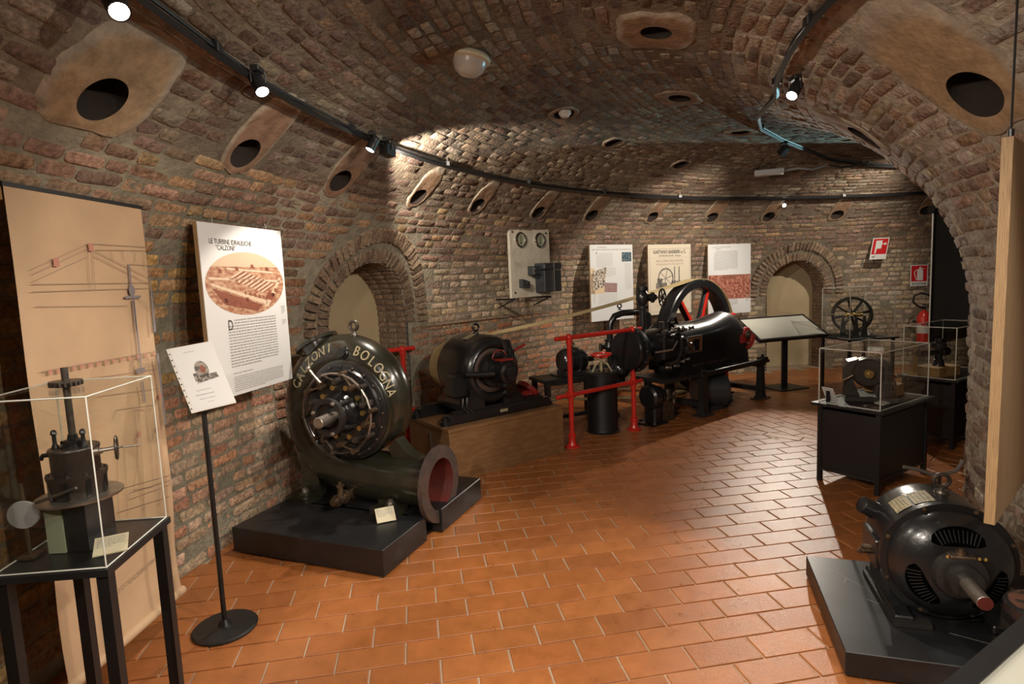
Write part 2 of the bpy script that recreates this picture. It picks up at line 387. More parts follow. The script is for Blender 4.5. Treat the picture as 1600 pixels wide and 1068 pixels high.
# mortar bed of the three bands
PSC = [PMIN+.1*i for i in range(32)]+[i*.55 for i in range(0, 273)]
PSF = [PMIN+.04*i for i in range(80)]+[i*.3 for i in range(0, 340)]+[102+.8*i for i in range(61)]
def band(name, v0, v1):
    fine = v1-v0 > 3; nv = max(2, int((v1-v0)/(.035 if fine else .06))+1); ps = PSF if fine else PSC; vsx = [v0+(v1-v0)*j/nv for j in range(nv+1)]
    g = G(); cols = []
    vc = {v: pv(v) for v in vsx}
    for p in ps:
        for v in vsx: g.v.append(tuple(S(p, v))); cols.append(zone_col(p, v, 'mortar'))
    n = nv+1
    for i in range(len(ps)-1):
        pm = (ps[i]+ps[i+1])/2
        for j in range(nv):
            vm = (vsx[j]+vsx[j+1])/2; r, z, _, _ = pv(vm)
            if in_hole(pm, vm, r, .034, False): continue
            if vm < VT/2 and in_niche(pm, z, r): continue
            g.f.append((i*n+j, (i+1)*n+j, (i+1)*n+j+1, i*n+j+1))
    return structure(name, g, M['mortar'], cols)
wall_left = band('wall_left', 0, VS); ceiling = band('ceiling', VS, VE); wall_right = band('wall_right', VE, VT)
# end walls far behind the camera and far round the bend
def endwall(name, p):
    g = G(); pts = [S(p, VT*j/60) for j in range(61)]; g.quad(pts); cols = [(.2,.16,.12)]*len(pts)
    return structure(name, g, M['mortar'], cols, False)
endwall('wall_back', PMIN); endwall('wall_far', PMAX-.3)

# bricks
def brick_geo(c, ex, ey, nn, L, Hh, depth):
    """irregular eroded brick: eight-point outline, raised rounded face"""
    ol = [(-.5,-.28),(-.42,-.5),(.42,-.5),(.5,-.28),(.5,.28),(.42,.5),(-.42,.5),(-.5,.28)]
    v = []; f = []
    jit = [(R.uniform(-.045,.045)*L*.6, R.uniform(-.10,.10)*Hh) for _ in ol]
    for lev in range(3):
        for (a, b), (ja, jb) in zip(ol, jit):
            k = (1.0, .99, .93)[lev]; kb = (1.0, .97, .82)[lev]
            v.append(c+ex*((a*L+ja)*k)+ey*((b*Hh+jb)*kb)+nn*((-.02, depth*.55, depth)[lev]+(R.uniform(-.0025,.0025) if lev else 0)))
    v.append(c+nn*(depth+R.uniform(-.003,.003)))
    for lev in range(2):
        for i in range(8): f.append((lev*8+i, lev*8+(i+1) % 8, (lev+1)*8+(i+1) % 8, (lev+1)*8+i))
    for i in range(8): f.append((16+i, 16+(i+1) % 8, 24))
    return v, f
camp = Vector((0, 0, EYE))
def score(c, nn, area):
    d = c-camp; z = d.dot(fw)
    if z < .3: return 0
    x, y = d.dot(rt)/z*F_PX, d.dot(up)/z*F_PX
    if abs(x) > 800 or abs(y) > 534: return 0
    cs = -d.normalized().dot(nn)
    return area*max(cs, 0)/d.length_squared
def build_pieces(parent, pieces, m, name, limit=300):
    pieces.sort(key=lambda q: -q[0])
    near = [q for q in pieces[:limit] if q[0] > 0]; rest = pieces[len(near):]
    for sc, c, v, f, col in near:
        me = bpy.data.meshes.new(name); me.from_pydata([tuple(p-c) for p in v], [], f); me.materials.append(m)
        
        if name == 'brick': me.polygons.foreach_set('use_smooth', [True]*len(f)); me.set_sharp_from_angle(angle=rad(50))
        set_col(me, [col]*len(v)); o = bpy.data.objects.new(name, me); C.objects.link(o); o.location = c; o.parent = parent
    V = []; Fc = []; cols = []
    for sc, c, v, f, col in rest:
        n = len(V); V += [tuple(p) for p in v]; Fc += [tuple(i+n for i in q) for q in f]; cols += [col]*len(v)
    if V:
        me = bpy.data.meshes.new(name+'work'); me.from_pydata(V, [], Fc); me.materials.append(m)
        
        if name == 'brick': me.polygons.foreach_set('use_smooth', [True]*len(Fc)); me.set_sharp_from_angle(angle=rad(50))
        set_col(me, cols)
        o = bpy.data.objects.new({'brick':'brickwork','tile':'tiling'}[name], me); C.objects.link(o); o.parent = parent; o['kind'] = 'stuff'
CH = .072
def lay(parent, v0, v1):
    pieces = []; nc = round((v1-v0)/CH); ch = (v1-v0)/nc
    for k in range(nc):
        vc = v0+ch*(k+.5); r, z, nr, nz = pv(vc); vault = VS+.5 < vc < VE-.3
        s = -1.3-R.uniform(0, .2); s1 = rad(PMAX-6)*r
        if vc > VT/2: s1 = rad(100)*r
        while s < s1:
            L = (R.choice((.13,.13,.20,.25)) if vault else R.choice((.25,.25,.25,.13)) if s < 4.2 else R.choice((.25,.13,.17,.17)))*R.uniform(.92,1.06)
            sc_ = s+L/2; s += L
            p = p_of_s(sc_, r)
            if in_hole(p, vc, r, .035): continue
            if vc < VT/2 and any(in_niche(p_of_s(sc_+e_, r), z, r, .02 if z < 1.16 else .30) for e_ in (-L*.42, 0, L*.42)): continue
            a = S(p_of_s(sc_-.01, r), vc); b = S(p_of_s(sc_+.01, r), vc); ex = (b-a).normalized(); nn = Nrm(p, vc); ey = nn.cross(ex)
            c = S(p, vc, 0)+ey*R.uniform(-.003,.003)
            dep = R.uniform(.001, .008)
            if R.random() < .06: dep = -.003
            jt = R.uniform(.012, .02)
            tl = Matrix.Rotation(R.uniform(-.03,.03), 3, nn)
            v, f = brick_geo(c, tl@ex, tl@ey, nn, L-jt, ch-R.uniform(.012,.020), dep)
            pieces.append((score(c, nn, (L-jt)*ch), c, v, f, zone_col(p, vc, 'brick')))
    return pieces
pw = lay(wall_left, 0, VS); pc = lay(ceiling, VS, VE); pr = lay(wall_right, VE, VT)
# arch rings of the bricked-up doorways, jambs and infill
for pn, hw, cr in niches:
    sp = cr-hw
    def on(d, z, off): 
        v = v_of_z(z); r, zz, nr, nz = pv(v); p = pn+math.degrees(d/RO); a = rad(180-p); rr = r-off
        return Vector((CX+rr*math.cos(a), CY+rr*math.sin(a), z))
    for ri_, ro_, off, cnt, dep in ((hw+.005, hw+.125, -.01, 30, .03), (hw+.165, hw+.295, .0, 36, .035)):
        for i in range(-1, cnt+1):
            t = PI*(i+.5)/cnt; rm = (ri_+ro_)/2; wd = PI*rm/cnt-.008
            c = on(rm*math.cos(t), sp+rm*math.sin(t), off); c1 = on(ro_*math.cos(t), sp+ro_*math.sin(t), off); c2 = on((rm)*math.cos(t+.03), sp+rm*math.sin(t+.03), off)
            ex = (c1-c).normalized(); ey = (c2-c).normalized(); nn = ex.cross(ey).normalized()
            if nn.dot(c-Vector((CX, CY, c.z))) > 0: nn = -nn
            ey = nn.cross(ex)
            v, f = brick_geo(c, ex, ey, nn, ro_-ri_, wd, dep)
            pool = R.choice([(.30,.22,.15), (.26,.18,.125), (.33,.24,.165), (.22,.15,.11)])
            (pc if c.z > SP else pw).append((score(c, nn, .012)*1.3, c, v, f, pool))
    # reveal of the doorway and its brick facing
    outl = [(hw, z) for z in [0.0+sp*i/12 for i in range(12)]]+[(hw*math.cos(PI*i/28), sp+hw*math.sin(PI*i/28)) for i in range(29)]+[(-hw, sp-sp*i/12) for i in range(1, 13)]
    g = G(); cols = []
    def backp(d, z): a = rad(180-(pn+math.degrees(d/RO))); return Vector((CX+7.36*math.cos(a), CY+7.36*math.sin(a), z))
    for d, z in outl: g.v += [tuple(on(d, z, .0)), tuple(backp(d, z))]; cols += [(.2,.16,.12)]*2
    g.f = [(2*i, 2*i+1, 2*i+3, 2*i+2) for i in range(len(outl)-1)]
    o = part('door_reveal', g, M['mortar'], wall_left, fix=False); set_col(o.data, cols)
    for i in range(len(outl)-1):          # header bricks lining the reveal
        (d0, z0), (d1, z1) = outl[i], outl[i+1]
        if abs(z1-z0)+abs(d1-d0) < 1e-4: continue
        A, B_, A2, B2 = on(d0, z0, 0), on(d1, z1, 0), backp(d0, z0), backp(d1, z1)
        m0 = (A+B_)/2; m1 = (A2+B2)/2; ey = (B_-A); w_ = ey.length; ey.normalize(); ex = (m1-m0); ln = ex.length; ex.normalize(); nn = ex.cross(ey).normalized()
        cc = on(0, min((z0+z1)/2, sp+.1), .0)
        if nn.dot(cc-m0) < 0: nn = -nn
        k = 2 if ln > .45 else 1; st = w_ > .08
        for q in range(3):
            c = m0+ex*ln*(q+.5)/3
            for hh in range(2 if w_ > .09 else 1):
                nh = 2 if w_ > .09 else 1
                c3 = c+ey*w_*((hh+.5)/nh-.5)
                v, f = brick_geo(c3, ex, ey, nn, ln/3-.012, w_/nh-.010, .008)
                pw.append((score(c3, nn, .01), c3, v, f, R.choice([(.28,.20,.14), (.24,.165,.115), (.31,.21,.14)])))
    g = G(); n = 12
    for i in range(n+1):
        d = -(hw+.06)+2*(hw+.06)*i/n
        for z in (0, cr+.12): g.v.append(tuple(backp(d, z)+Vector((math.cos(rad(180-pn)), math.sin(rad(180-pn)), 0))*-.012))
    g.f = [(2*i, 2*i+1, 2*i+3, 2*i+2) for i in range(n)]
    part('plaster_infill', g, M['cream'], wall_left, label='cream plaster closing the arched doorway', fix=False)
build_pieces(wall_left, pw, M['brick'], 'brick'); build_pieces(ceiling, pc, M['brick'], 'brick'); build_pieces(wall_right, pr, M['brick'], 'brick')
# projecting course along the outer wall
g = G(); pts = [S(p, 1.16, .012) for p in [33+i*1.2 for i in range(15)]]; g.tube(pts, .010, 6)
part('brick_ledge', g, M['brick'], wall_left); set_col(C.objects['brick_ledge'].data, [(.30,.20,.14)]*len(g.v))
# plaster patches and feed holes
for h in holes:
    r, z, nr, nz = pv(h[1]); g = G(); n = 40; NS = 5
    def P_(d, e, off):
        s_ = (h[0] if h[0] < 0 else rad(h[0])*r)+d; return S(p_of_s(s_, r), h[1]+e, off)
    rings = []
    for j in range(NS+1):
        t = j/NS
        for i in range(n):
            a = 2*PI*i/n; k = patch_edge(h, a)
            ix, iy = h[2]*math.cos(a), h[3]*math.sin(a)
            ox, oy = h[4]*k*math.cos(a), h[6]+h[5]*k*math.sin(a)
            d, e = ix+(ox-ix)*t, iy+(oy-iy)*t
            off = (.008 if j == 0 else .012 if j < NS-1 else .010 if j == NS-1 else -.01) + (.006*noise.noise(Vector((d*14, e*14, h[0]))) if 0 < j < NS else 0)
            g.v.append(tuple(P_(d, e, off)))
    for j in range(NS):
        for i in range(n): g.f.append((j*n+i, j*n+(i+1) % n, (j+1)*n+(i+1) % n, (j+1)*n+i))
    o = part('plaster_patch', g, M['patch'], ceiling, fix=False)
    pcx = (.34,.235,.14) if h[0] in (holes[0][0], holes[-3][0]) else (.26,.155,.10) if h in holes[1:3] else (.25,.155,.095) if h[1] > VS+1.2 and h[1] < VE-1.2 else R.choice([(.24,.165,.11), (.28,.18,.10), (.27,.19,.13), (.33,.20,.09)])
    set_col(o.data, [tuple(x*(1, 1, 1, 1, 1, 1)[i//n] for x in pcx) if i//n < NS-1 else (.33,.275,.21) for i in range(len(g.v))])
    g = G(); dirv = (Vector((0,0,1))*.75-Nrm(h[0], h[1])*.5).normalized()
    for j in range(4):
        for i in range(n):
            a = 2*PI*i/n; k = (1.0, .98, .92, .6)[j]
            b = P_(h[2]*k*math.cos(a), h[3]*k*math.sin(a), .008); g.v.append(tuple(b+dirv*(0, .12, .3, .38)[j]))
    for j in range(3):
        for i in range(n): g.f.append((j*n+i, j*n+(i+1) % n, (j+1)*n+(i+1) % n, (j+1)*n+i))
    g.f.append(tuple(range(3*n, 4*n)))
    part('feed_hole', g, M['shaded_soot'], ceiling, label='dark round feed hole', fix=False)

# ------------------------------------------------------------------ floor
TA = rad(9.286); TW = .15; TL = .15*.979*2; O0 = Vector((-.0179, -2.9589))
def t2w(x, y):
    x -= O0.x; y -= O0.y; return Vector((x*math.cos(TA)-y*math.sin(TA), x*math.sin(TA)+y*math.cos(TA)))
floor_g = G(); floor_g.quad([(-2.6,-3.4,-.004), (13,-3.4,-.004), (13,9.6,-.004), (-2.6,9.6,-.004)])
floor = structure('floor', floor_g, M['grout'], smooth=False)
def clip(poly, o, n):          # keep the side where (p-o).n >= 0
    out = []
    for i in range(len(poly)):
        a, b = poly[i], poly[(i+1) % len(poly)]; da, db = (a-o).dot(n), (b-o).dot(n)
        if da >= 0: out.append(a)
        if (da >= 0) != (db >= 0): out.append(a+(b-a)*(da/(da-db)))
    return out
def area2(p): return abs(sum(p[i].x*p[(i+1) % len(p)].y-p[(i+1) % len(p)].x*p[i].y for i in range(len(p))))/2
def inroom(c):
    r = math.hypot(c.x-CX, c.y-CY) if c.y > CY else CX-c.x
    return RI-.12 < r < RO+.1 and c.y > -1.6
tiles = []
bo = Vector((1.905, 5.958)); bd = Vector((math.cos(rad(-44.5)), math.sin(rad(-44.5)))); bn = Vector((-bd.y, bd.x))
if bn.y < 0: bn = -bn
def add_tile(poly):
    if len(poly) < 3 or area2(poly) < .0008: return
    c = sum(poly, Vector((0, 0)))/len(poly)
    if not inroom(c): return
    zt = R.uniform(-.0004, .0004); m = len(poly)
    c3 = Vector((c.x, c.y, 0)); v = []
    for lev in range(3):
        for q in poly:
            d = (q-c); k = 1-(0, .002, .005)[lev]/max(d.length, .02)
            v.append(Vector((c.x+d.x*k, c.y+d.y*k, (-.004, .0005, .0022)[lev]+zt)))
    f = [(lev*m+i, lev*m+(i+1) % m, (lev+1)*m+(i+1) % m, (lev+1)*m+i) for lev in range(2) for i in range(m)]+[tuple(range(2*m, 3*m))]
    if (poly[1]-poly[0]).cross(poly[2]-poly[1]) < 0: f = [tuple(reversed(q)) for q in f]
    j = R.uniform(.90, 1.09); w = R.random()
    col = ((.335+.04*w)*j, (.112+.022*w)*j, (.030+.008*w)*j)
    tiles.append((score(c3, Vector((0,0,1)), area2(poly)), c3, v, f, col))
G2 = .0035
for row in range(-52, 20):
    for k in range(-24, 40):
        col = 2*k+(row % 2)
        x0 = col*TL/2; y0 = -(row+1)*TW
        poly = [t2w(x0+G2, y0+G2), t2w(x0+TL-G2, y0+G2), t2w(x0+TL-G2, y0+TW-G2), t2w(x0+G2, y0+TW-G2)]
        add_tile(clip(poly, bo-bn*.004, -bn))
BWD = .13
for k in range(-20, 30):       # border course laid along the change of direction
    a = bo+bd*(k*.335); poly = [a+bd*G2+bn*G2, a+bd*(.335-G2)+bn*G2, a+bd*(.335-G2)+bn*(BWD-G2), a+bd*G2+bn*(BWD-G2)]
    add_tile(poly)
a2 = rad(-74.8); e1 = Vector((math.cos(a2), math.sin(a2))); e2 = Vector((-e1.y, e1.x))
for row in range(-60, 60):
    for k in range(-30, 40):
        o_ = Vector((2.342, 6.574))+e1*((k+.5*(row % 2))*TL)+e2*(row*TW)
        if (o_-bo).dot(bn) < -.5 or not inroom(o_): continue
        poly = [o_+e1*G2+e2*G2, o_+e1*(TL-G2)+e2*G2, o_+e1*(TL-G2)+e2*(TW-G2), o_+e1*G2+e2*(TW-G2)]
        add_tile(clip(poly, bo+bn*(BWD+.003), bn))
build_pieces(floor, tiles, M['tile'], 'tile')
# ------------------------------------------------------------------ unprojection, used to read print layouts off flat boards
def ray(x, y): return fw+rt*((x-800)/F_PX)-up*((y-534)/F_PX)

def uv_plane(px, py, P0, n):
    d = ray(px, py); o = Vector((0, 0, EYE)); return o+d*((Vector(P0)-o).dot(n)/d.dot(n))
def arc(cx, cz, r, a0, a1, n): return [(cx+r*math.cos(rad(a0+(a1-a0)*i/n)), cz+r*math.sin(rad(a0+(a1-a0)*i/n))) for i in range(n+1)]
def text(name, s, size, m, parent, loc, rot=(PI/2, 0, 0), ext=0.0, align='LEFT', sx=1.0, bold=0.0, shear=0.0):
    cu = bpy.data.curves.new(name, 'FONT'); cu.body = s; cu.size = size; cu.extrude = ext; cu.offset = bold; cu.align_x = align; cu.shear = shear; cu.resolution_u = 3
    ob = bpy.data.objects.new(name+'_curve', cu); C.objects.link(ob)
    dg = bpy.context.evaluated_depsgraph_get(); me = bpy.data.meshes.new_from_object(ob.evaluated_get(dg))
    bpy.data.objects.remove(ob); bpy.data.curves.remove(cu); me.name = name
    if not me.materials: me.materials.append(m)
    else: me.materials[0] = m
    o = bpy.data.objects.new(name, me); C.objects.link(o); o.parent = parent; o.location = loc; o.rotation_euler = rot; o.scale = (sx, 1, 1)
    return o
def flatquads(qs, y):          # quads given as (x,z) lists on a board, y in front
    g = G()
    for k, q in enumerate(qs): g.quad([(a, y, b) for a, b in q])
    return g
def rect(x0, z0, x1, z1): return [(x0, z0), (x1, z0), (x1, z1), (x0, z1)]
def dashes(x0, x1, ztop, n, lh, seed, fill=.40, last=.6, indent=0):
    rr = random.Random(seed); q = []
    for i in range(n):
        z = ztop-i*lh; x = x0+(indent if i < 2 else 0); xe = x1 if i < n-1 else x0+(x1-x0)*last
        while x < xe:
            w = rr.uniform(.5, 3.2)*lh*.55; x2 = min(x+w, xe)
            if x2-x > lh*.15: q.append(rect(x, z-lh*fill, x2, z))
            x = x2+lh*.28
    return q
def strokes(lines, w):
    q = []
    for ln in lines:
        for (a, b), (c, d) in zip(ln[:-1], ln[1:]):
            L = math.hypot(c-a, d-b)
            if L < 1e-5: continue
            nx, nz = -(d-b)/L*w/2, (c-a)/L*w/2; q.append([(a+nx, b+nz), (a-nx, b-nz), (c-nx, d-nz), (c+nx, d+nz)])
    return q
def fr(o, rz):                 # world angle frame helper
    return Vector((math.cos(rz), math.sin(rz), 0)), Vector((-math.sin(rz), math.cos(rz), 0))
def at_local(o, rz, P):        # world point -> local of frame at o
    a, b = fr(o, rz); d = Vector(P)-Vector(o); return Vector((d.dot(a), d.dot(b), d.z))
def bolt(parent, p, ax, r=.010, h=.008, m=None, name='bolt'):
    g = G(); p = Vector(p); ax = Vector(ax).normalized(); g.lathe(p, ax, [(0, r*1.3), (h*.3, r*1.3), (h*.3, r), (h, r), (h*1.2, r*.6)], 6)
    return part(name, g, m or M['darksteel'], parent)
def eyebolt(parent, p, r, t, m, axis=(0, 1, 0)):
    g = G(); p = Vector(p); g.cyl(p, p+Vector((0, 0, t*1.6)), r*.95, r*.8, 16); g.cyl(p+Vector((0,0,t*1.6)), p+Vector((0, 0, t*3)), t*1.1, t*.9, 10)
    g.torus(p+Vector((0, 0, t*3+r)), axis, r, t, 24, 8); return part('eye_bolt', g, m, parent)
def handwheel(name, parent, c, ax, Rr, t, spokes, m, hub=.25, dish=0.0):
    g = G(); c = Vector(c); ax = Vector(ax).normalized(); g.torus(c, ax, Rr, t, 30, 8)
    tt = Vector((0,0,1)) if abs(ax.z) < .9 else Vector((1,0,0)); e1 = ax.cross(tt).normalized(); e2 = ax.cross(e1); hc = c-ax*dish
    g.cyl(hc-ax*t*1.5, hc+ax*t*1.5, Rr*hub, n=14)
    for i in range(spokes):
        a = 2*PI*i/spokes+.3; d = e1*math.cos(a)+e2*math.sin(a); g.tube([hc+d*Rr*hub*.7, hc+d*Rr*.6-ax*0*dish, c+d*Rr], t*.75, 6)
    return part(name, g, m, parent)

# ================================================================== boards and prints on the outer wall
def panel(label, tl, trr, ztop, zbot, th, face, edge, name='information_panel', cat='information panel', group=None):
    a = Vector((tl[0], tl[1], 0)); b = Vector((trr[0], trr[1], 0)); w = (b-a).length; rz = math.atan2(b.y-a.y, b.x-a.x)
    t = thing(name, label, cat, (a.x, a.y, zbot), rz, group); h = ztop-zbot
    g = G(); g.box((w/2, th/2+.002, h/2), (w, th, h)); part('board', g, edge, t)
    g = G(); g.box((w/2, .0005, h/2), (w-.002, .003, h-.002)); part('print_face', g, face, t)
    for x in (w*.18, w*.82):
        g = G(); g.cyl((x, th*.6, h-.005), (x, th*.6, h+.02), .004, n=8); g.torus((x, th*.6, h+.026), (0,1,0), .007, .002, 12, 6); g.tube([(x, th*.6, h+.03), (x, th*.6+.02, h+.20)], .0012, 5); part('hanger', g, M['steel'], t)
    return t, w, h
# --- turbine poster
t, w, h = panel('white turbine poster with an oval sepia factory view, hung left of the big turbine', (-1.640,3.135), (-1.480,3.862), 1.975, 1.00, .024, M['paper'], M['plyedge'])
text('title', 'LE TURBINE IDRAULICHE', .040, M['ink'], t, (.075, -.003, h-.112), sx=.80)
text('title', '"CALZONI"', .040, M['ink'], t, (.125, -.003, h-.145), sx=.80)
oc = (w*.5, h-.335)
def ell(cx, cz, a, b, n=48, a0=0, a1=360): return [(cx+a*math.cos(rad(a0+(a1-a0)*i/n)), cz+b*math.sin(rad(a0+(a1-a0)*i/n))) for i in range(n+(0 if a1-a0 == 360 else 1))]
EA, EB = w*.475, .185
g = flatquads([ell(oc[0], oc[1], EA, EB)], -.0016); part('oval_photo', g, M['sepia'], t, smooth=False)
top_ = [(x, z) for x, z in ell(oc[0], oc[1], EA, EB, 40, 32, 148)]; part('photo_sky', flatquads([top_], -.0019), M['sepiasky'], t, smooth=False)
q = []; q2 = []
def oval(x, z): return (oc[0]+x*EA, oc[1]+z*EB)
for i in range(9):
    x = -.48+i*.10; z = .10-i*.055
    q.append([oval(x, z+.06), oval(x+.055, z+.04), oval(x+.40, z+.30), oval(x+.345, z+.32)])
    q2.append([oval(x+.055, z+.04), oval(x+.09, z+.025), oval(x+.43, z+.28), oval(x+.40, z+.30)])
q.append([oval(-.9, .05), oval(-.86, -.05), oval(.45, -.72), oval(.5, -.60)]); q.append([oval(.38, -.78), oval(.5, -.80), oval(.93, .12), oval(.88, .18)])
q.append([oval(-.95, .22), oval(-.9, .14), oval(.92, .02), oval(.94, .08)]); q.append([oval(-.5, .5), oval(-.5, .44), oval(.7, .32), oval(.72, .38)])
q2.append([oval(.42, -.50), oval(.62, -.60), oval(.72, -.38), oval(.54, -.28)]); q2.append([oval(-.85, -.12), oval(.35, -.72), oval(.2, -.9), oval(-.6, -.62)])
q2 += [[oval(-.1+.12*i, -.22-.045*i), oval(-.07+.12*i, -.24-.045*i), oval(-.07+.12*i, -.36-.045*i), oval(-.1+.12*i, -.34-.045*i)] for i in range(5)]
q2 += [[oval(x, z), oval(x+.09, z-.02), oval(x+.08, z+.10), oval(x+.01, z+.12)] for x, z in ((-.62,-.55),(-.1,-.55),(.62,-.45),(.7,-.3),(-.3,.42),(.1,.5),(.5,.42),(-.7,.35))]
part('photo_lights', flatquads(q, -.0022), M['sepialight'], t, smooth=False); part('photo_darks', flatquads(q2[::-1], -.0025), M['sepiadark'], t, smooth=False)
text('drop_cap', 'D', .085, M['ink'], t, (.165, -.003, .378), sx=.7)
part('body_print', flatquads(dashes(.165, w-.13, .435, 17, .0165, 3, indent=.055), -.0018), M['greyink'], t, smooth=False)
part('body_print', flatquads(dashes(.175, w-.14, .130, 1, .013, 8, last=.4)+dashes(.175, w-.10, .108, 8, .0115, 4), -.0018), M['greyink'], t, smooth=False)
part('side_print', flatquads(dashes(w-.065, w-.025, .49, 5, .011, 5)+dashes(w-.065, w-.02, .40, 3, .011, 6), -.0018), M['greyink'], t, smooth=False)

# --- tall tan banner with turbine-hall drawing
bw = .705; t = thing('drawing_banner', 'tall tan banner with a faded technical section drawing, hanging behind the tall glass case', 'banner', (-1.745,2.078,.12), PI/2+rad(-3), None)
BZ = .12; bh = 1.885
g = G(); n = 24
for i in range(n+1):
    z = bh*i/n; yo = .010*math.sin(i*.5)*(1-i/n)
    g.v += [(0, yo, z), (bw, yo+.006*math.sin(i*.8)*(1-i/n), z)]
g.f = [(2*i, 2*i+1, 2*i+3, 2*i+2) for i in range(n)]
part('cloth', g, M['banner'], t, fix=False)
g = G(); g.cyl((-.005, .0, .0), (bw+.005, .0, .0), .022, n=18); part('bottom_roller', g, M['banner'], t)
g = G(); g.box((bw/2, .004, bh), (bw+.01, .014, .016)); part('top_batten', g, M['blackpaint'], t)
g = G(); g.box((-.012, .03, bh-.03), (.03, .04, .05)); part('wooden_bracket', g, M['bonebox'], t); g = G(); g.box((bw*.6, .03, bh-.02), (.03, .05, .04)); part('wooden_bracket', g, M['bonebox'], t)
_rz = PI/2+rad(-3); _a, _b = fr(None, _rz)
def BL(px, py):                # photo pixel -> banner coordinates
    P = uv_plane(px, py, (-1.745,2.078,0), _b); q = at_local((-1.745,2.078,BZ), _rz, P); return (min(max(q.x, .004), bw-.004), min(max(q.z, .03), bh-.01))
bl = lambda *pts: [BL(*p) for p in pts]
def z3(x, y): return (x/4.45, 280+y/4.45)      # close-up coordinates of the roof drawing
def z5_(x, y): return (x/5.087, 430+y/5.087)
L1 = [[z3(180,635), z3(600,447), z3(1050,475)], [z3(195,668), z3(590,485)], [z3(195,718), z3(585,540)], [z3(640,492), z3(1045,498)], [z3(640,500), z3(1050,690)], [z3(640,535), z3(1050,735)],
      [z3(195,730), z3(1060,718)], [z3(195,782), z3(635,768), z3(1060,755)], [z3(585,480), z3(610,760)], [z3(625,500), z3(642,770)], [z3(885,590), z3(1045,600)], [z3(940,820), z3(1060,930)],
      [z3(230,884), z3(870,878)], [z3(755,500), z3(765,560)], [z3(835,500), z3(845,570)], [z3(920,505), z3(925,575)], [z3(985,505), z3(990,640)]]
L1 += [[z5_(305,765), z5_(1250,597)], [z5_(330,870), z5_(1255,740)], [z5_(305,980), z5_(420,965)], [z5_(760,960), z5_(1240,900)]]
L1 += [[z5_(1095+r*math.cos(a/8*PI), 705+r*math.sin(a/8*PI)) for a in range(17)] for r in (45, 62, 78)]
L1 += [[(205,640),(222,640),(232,700),(236,760),(205,765),(212,700),(205,640)], [(198,770),(262,750),(262,757),(198,780),(198,770)], [(170,660), (178,640), (240,632)], [(178,690), (182,820)], [(190,700), (196,820)], [(214,640), (222,800)], [(238,650), (246,790)], [(160,770), (262,742)], [(180,800), (262,775)]]
part('drawn_lines', flatquads(strokes([bl(*[p for p in l]) for l in L1], .0022), -.013), M['bannerline'], t, smooth=False)
L2 = [[z3(878,590), z3(890,740)], [z3(905,840), z3(930,1060)], [z5_(1040,190), z5_(1065,430), z5_(1100,750)], [z5_(1110,840), z5_(1130,1010)]]
g = flatquads(strokes([bl(*l) for l in L2], .010), -.014)
for (x0, z0), (x1, z1) in (bl(z3(848,812), z3(960,826)), bl(z5_(1060,745), z5_(1130,765)), bl(z5_(1090,990), z5_(1160,970))): g.quad([(x0, -.0142, z0), (x1, -.0142, z0), (x1, -.0142, z1), (x0, -.0142, z1)])
c0 = BL(*z3(897,773)); g.quad([(c0[0]+.020*math.cos(a/6*PI), -.0143, c0[1]+.026*math.sin(a/6*PI)) for a in range(12)])
g.quad([(x, -.0139, z) for x, z in [BL(*z3(1022,510)), BL(*z3(1052,508)), (bw-.004, BL(*z3(1120,1050))[1]), (bw-.022, BL(*z3(1080,1060))[1])]])
g.quad([(bw-.018, -.0139, .85), (bw-.004, -.0139, .85), (bw-.004, -.0139, 1.2), (bw-.020, -.0139, 1.2)])
part('bluegrey_wash', g, M['bannerblue'], t, smooth=False)
g = G()
for p in (z3(367,578), z3(609,473)):
    x, z = BL(*p); g.quad([(x-.013, -.0145, z-.016), (x+.013, -.0145, z-.016), (x+.013, -.0145, z+.016), (x-.013, -.0145, z+.016)])
for k in range(14):
    x, z = BL(*z5_(370+k*64, 772-k*11.5)); g.quad([(x-.007, -.0145, z-.008), (x+.007, -.0145, z-.008), (x+.007, -.0145, z+.008), (x-.007, -.0145, z+.008)])
for p in ((213,678), (241,671), (246,619)):
    x, z = BL(*p); g.quad([(x+.010*math.cos(a/4*PI), -.0145, z+.014*math.sin(a/4*PI)) for a in range(8)])
part('red_wash', g, M['bannerred'], t, smooth=False)
text('drawing_title', 'LLO  "CALZONE". FMA', .030, M['bannerline'], t, (.27, -.012, .22), rot=(PI/2, rad(-5), 0), sx=.9)

# --- small posters on the far wall
t, w, h = panel('white poster with blue photo and two old prints, leftmost of the far trio', (1.042,7.531), (1.677,7.941), 1.995, 1.003, .022, M['paper'], M['plyedge'])
g = flatquads([rect(.004, .36, .07, h-.30), rect(.004, .36, .24, .62)], -.0014); part('orange_fade', g, M['peach'], t, smooth=False)
part('title_print', flatquads(dashes(.13, .40, h-.026, 1, .030, 61, fill=.6)+dashes(.04, w-.03, h-.056, 1, .028, 62, fill=.6, last=1), -.0015), M['paleink'], t, kind='stuff', smooth=False)
text('drop_cap', 'A', .05, M['ink'], t, (.10, -.002, h-.125), sx=.8)
part('blue_photo', flatquads([rect(w-.20, h-.225, w-.025, h-.10)], -.0016), M['bluephoto'], t, smooth=False)
part('collage_print', flatquads([[(.045, .40), (.235, .445), (.285, .70), (.04, .655)]], -.0017), M['collage'], t, smooth=False)
part('banknote_print', flatquads([[(.235, .375), (.455, .365), (.462, .485), (.240, .50)]], -.0020), M['stampphoto'], t, smooth=False)
part('body_print', flatquads(dashes(.11, .39, h-.11, 14, .0135, 11, indent=.04)+dashes(.28, .44, h-.30, 9, .0135, 12)+dashes(.13, .46, .355, 10, .0135, 13), -.0015), M['paleink'], t, smooth=False)
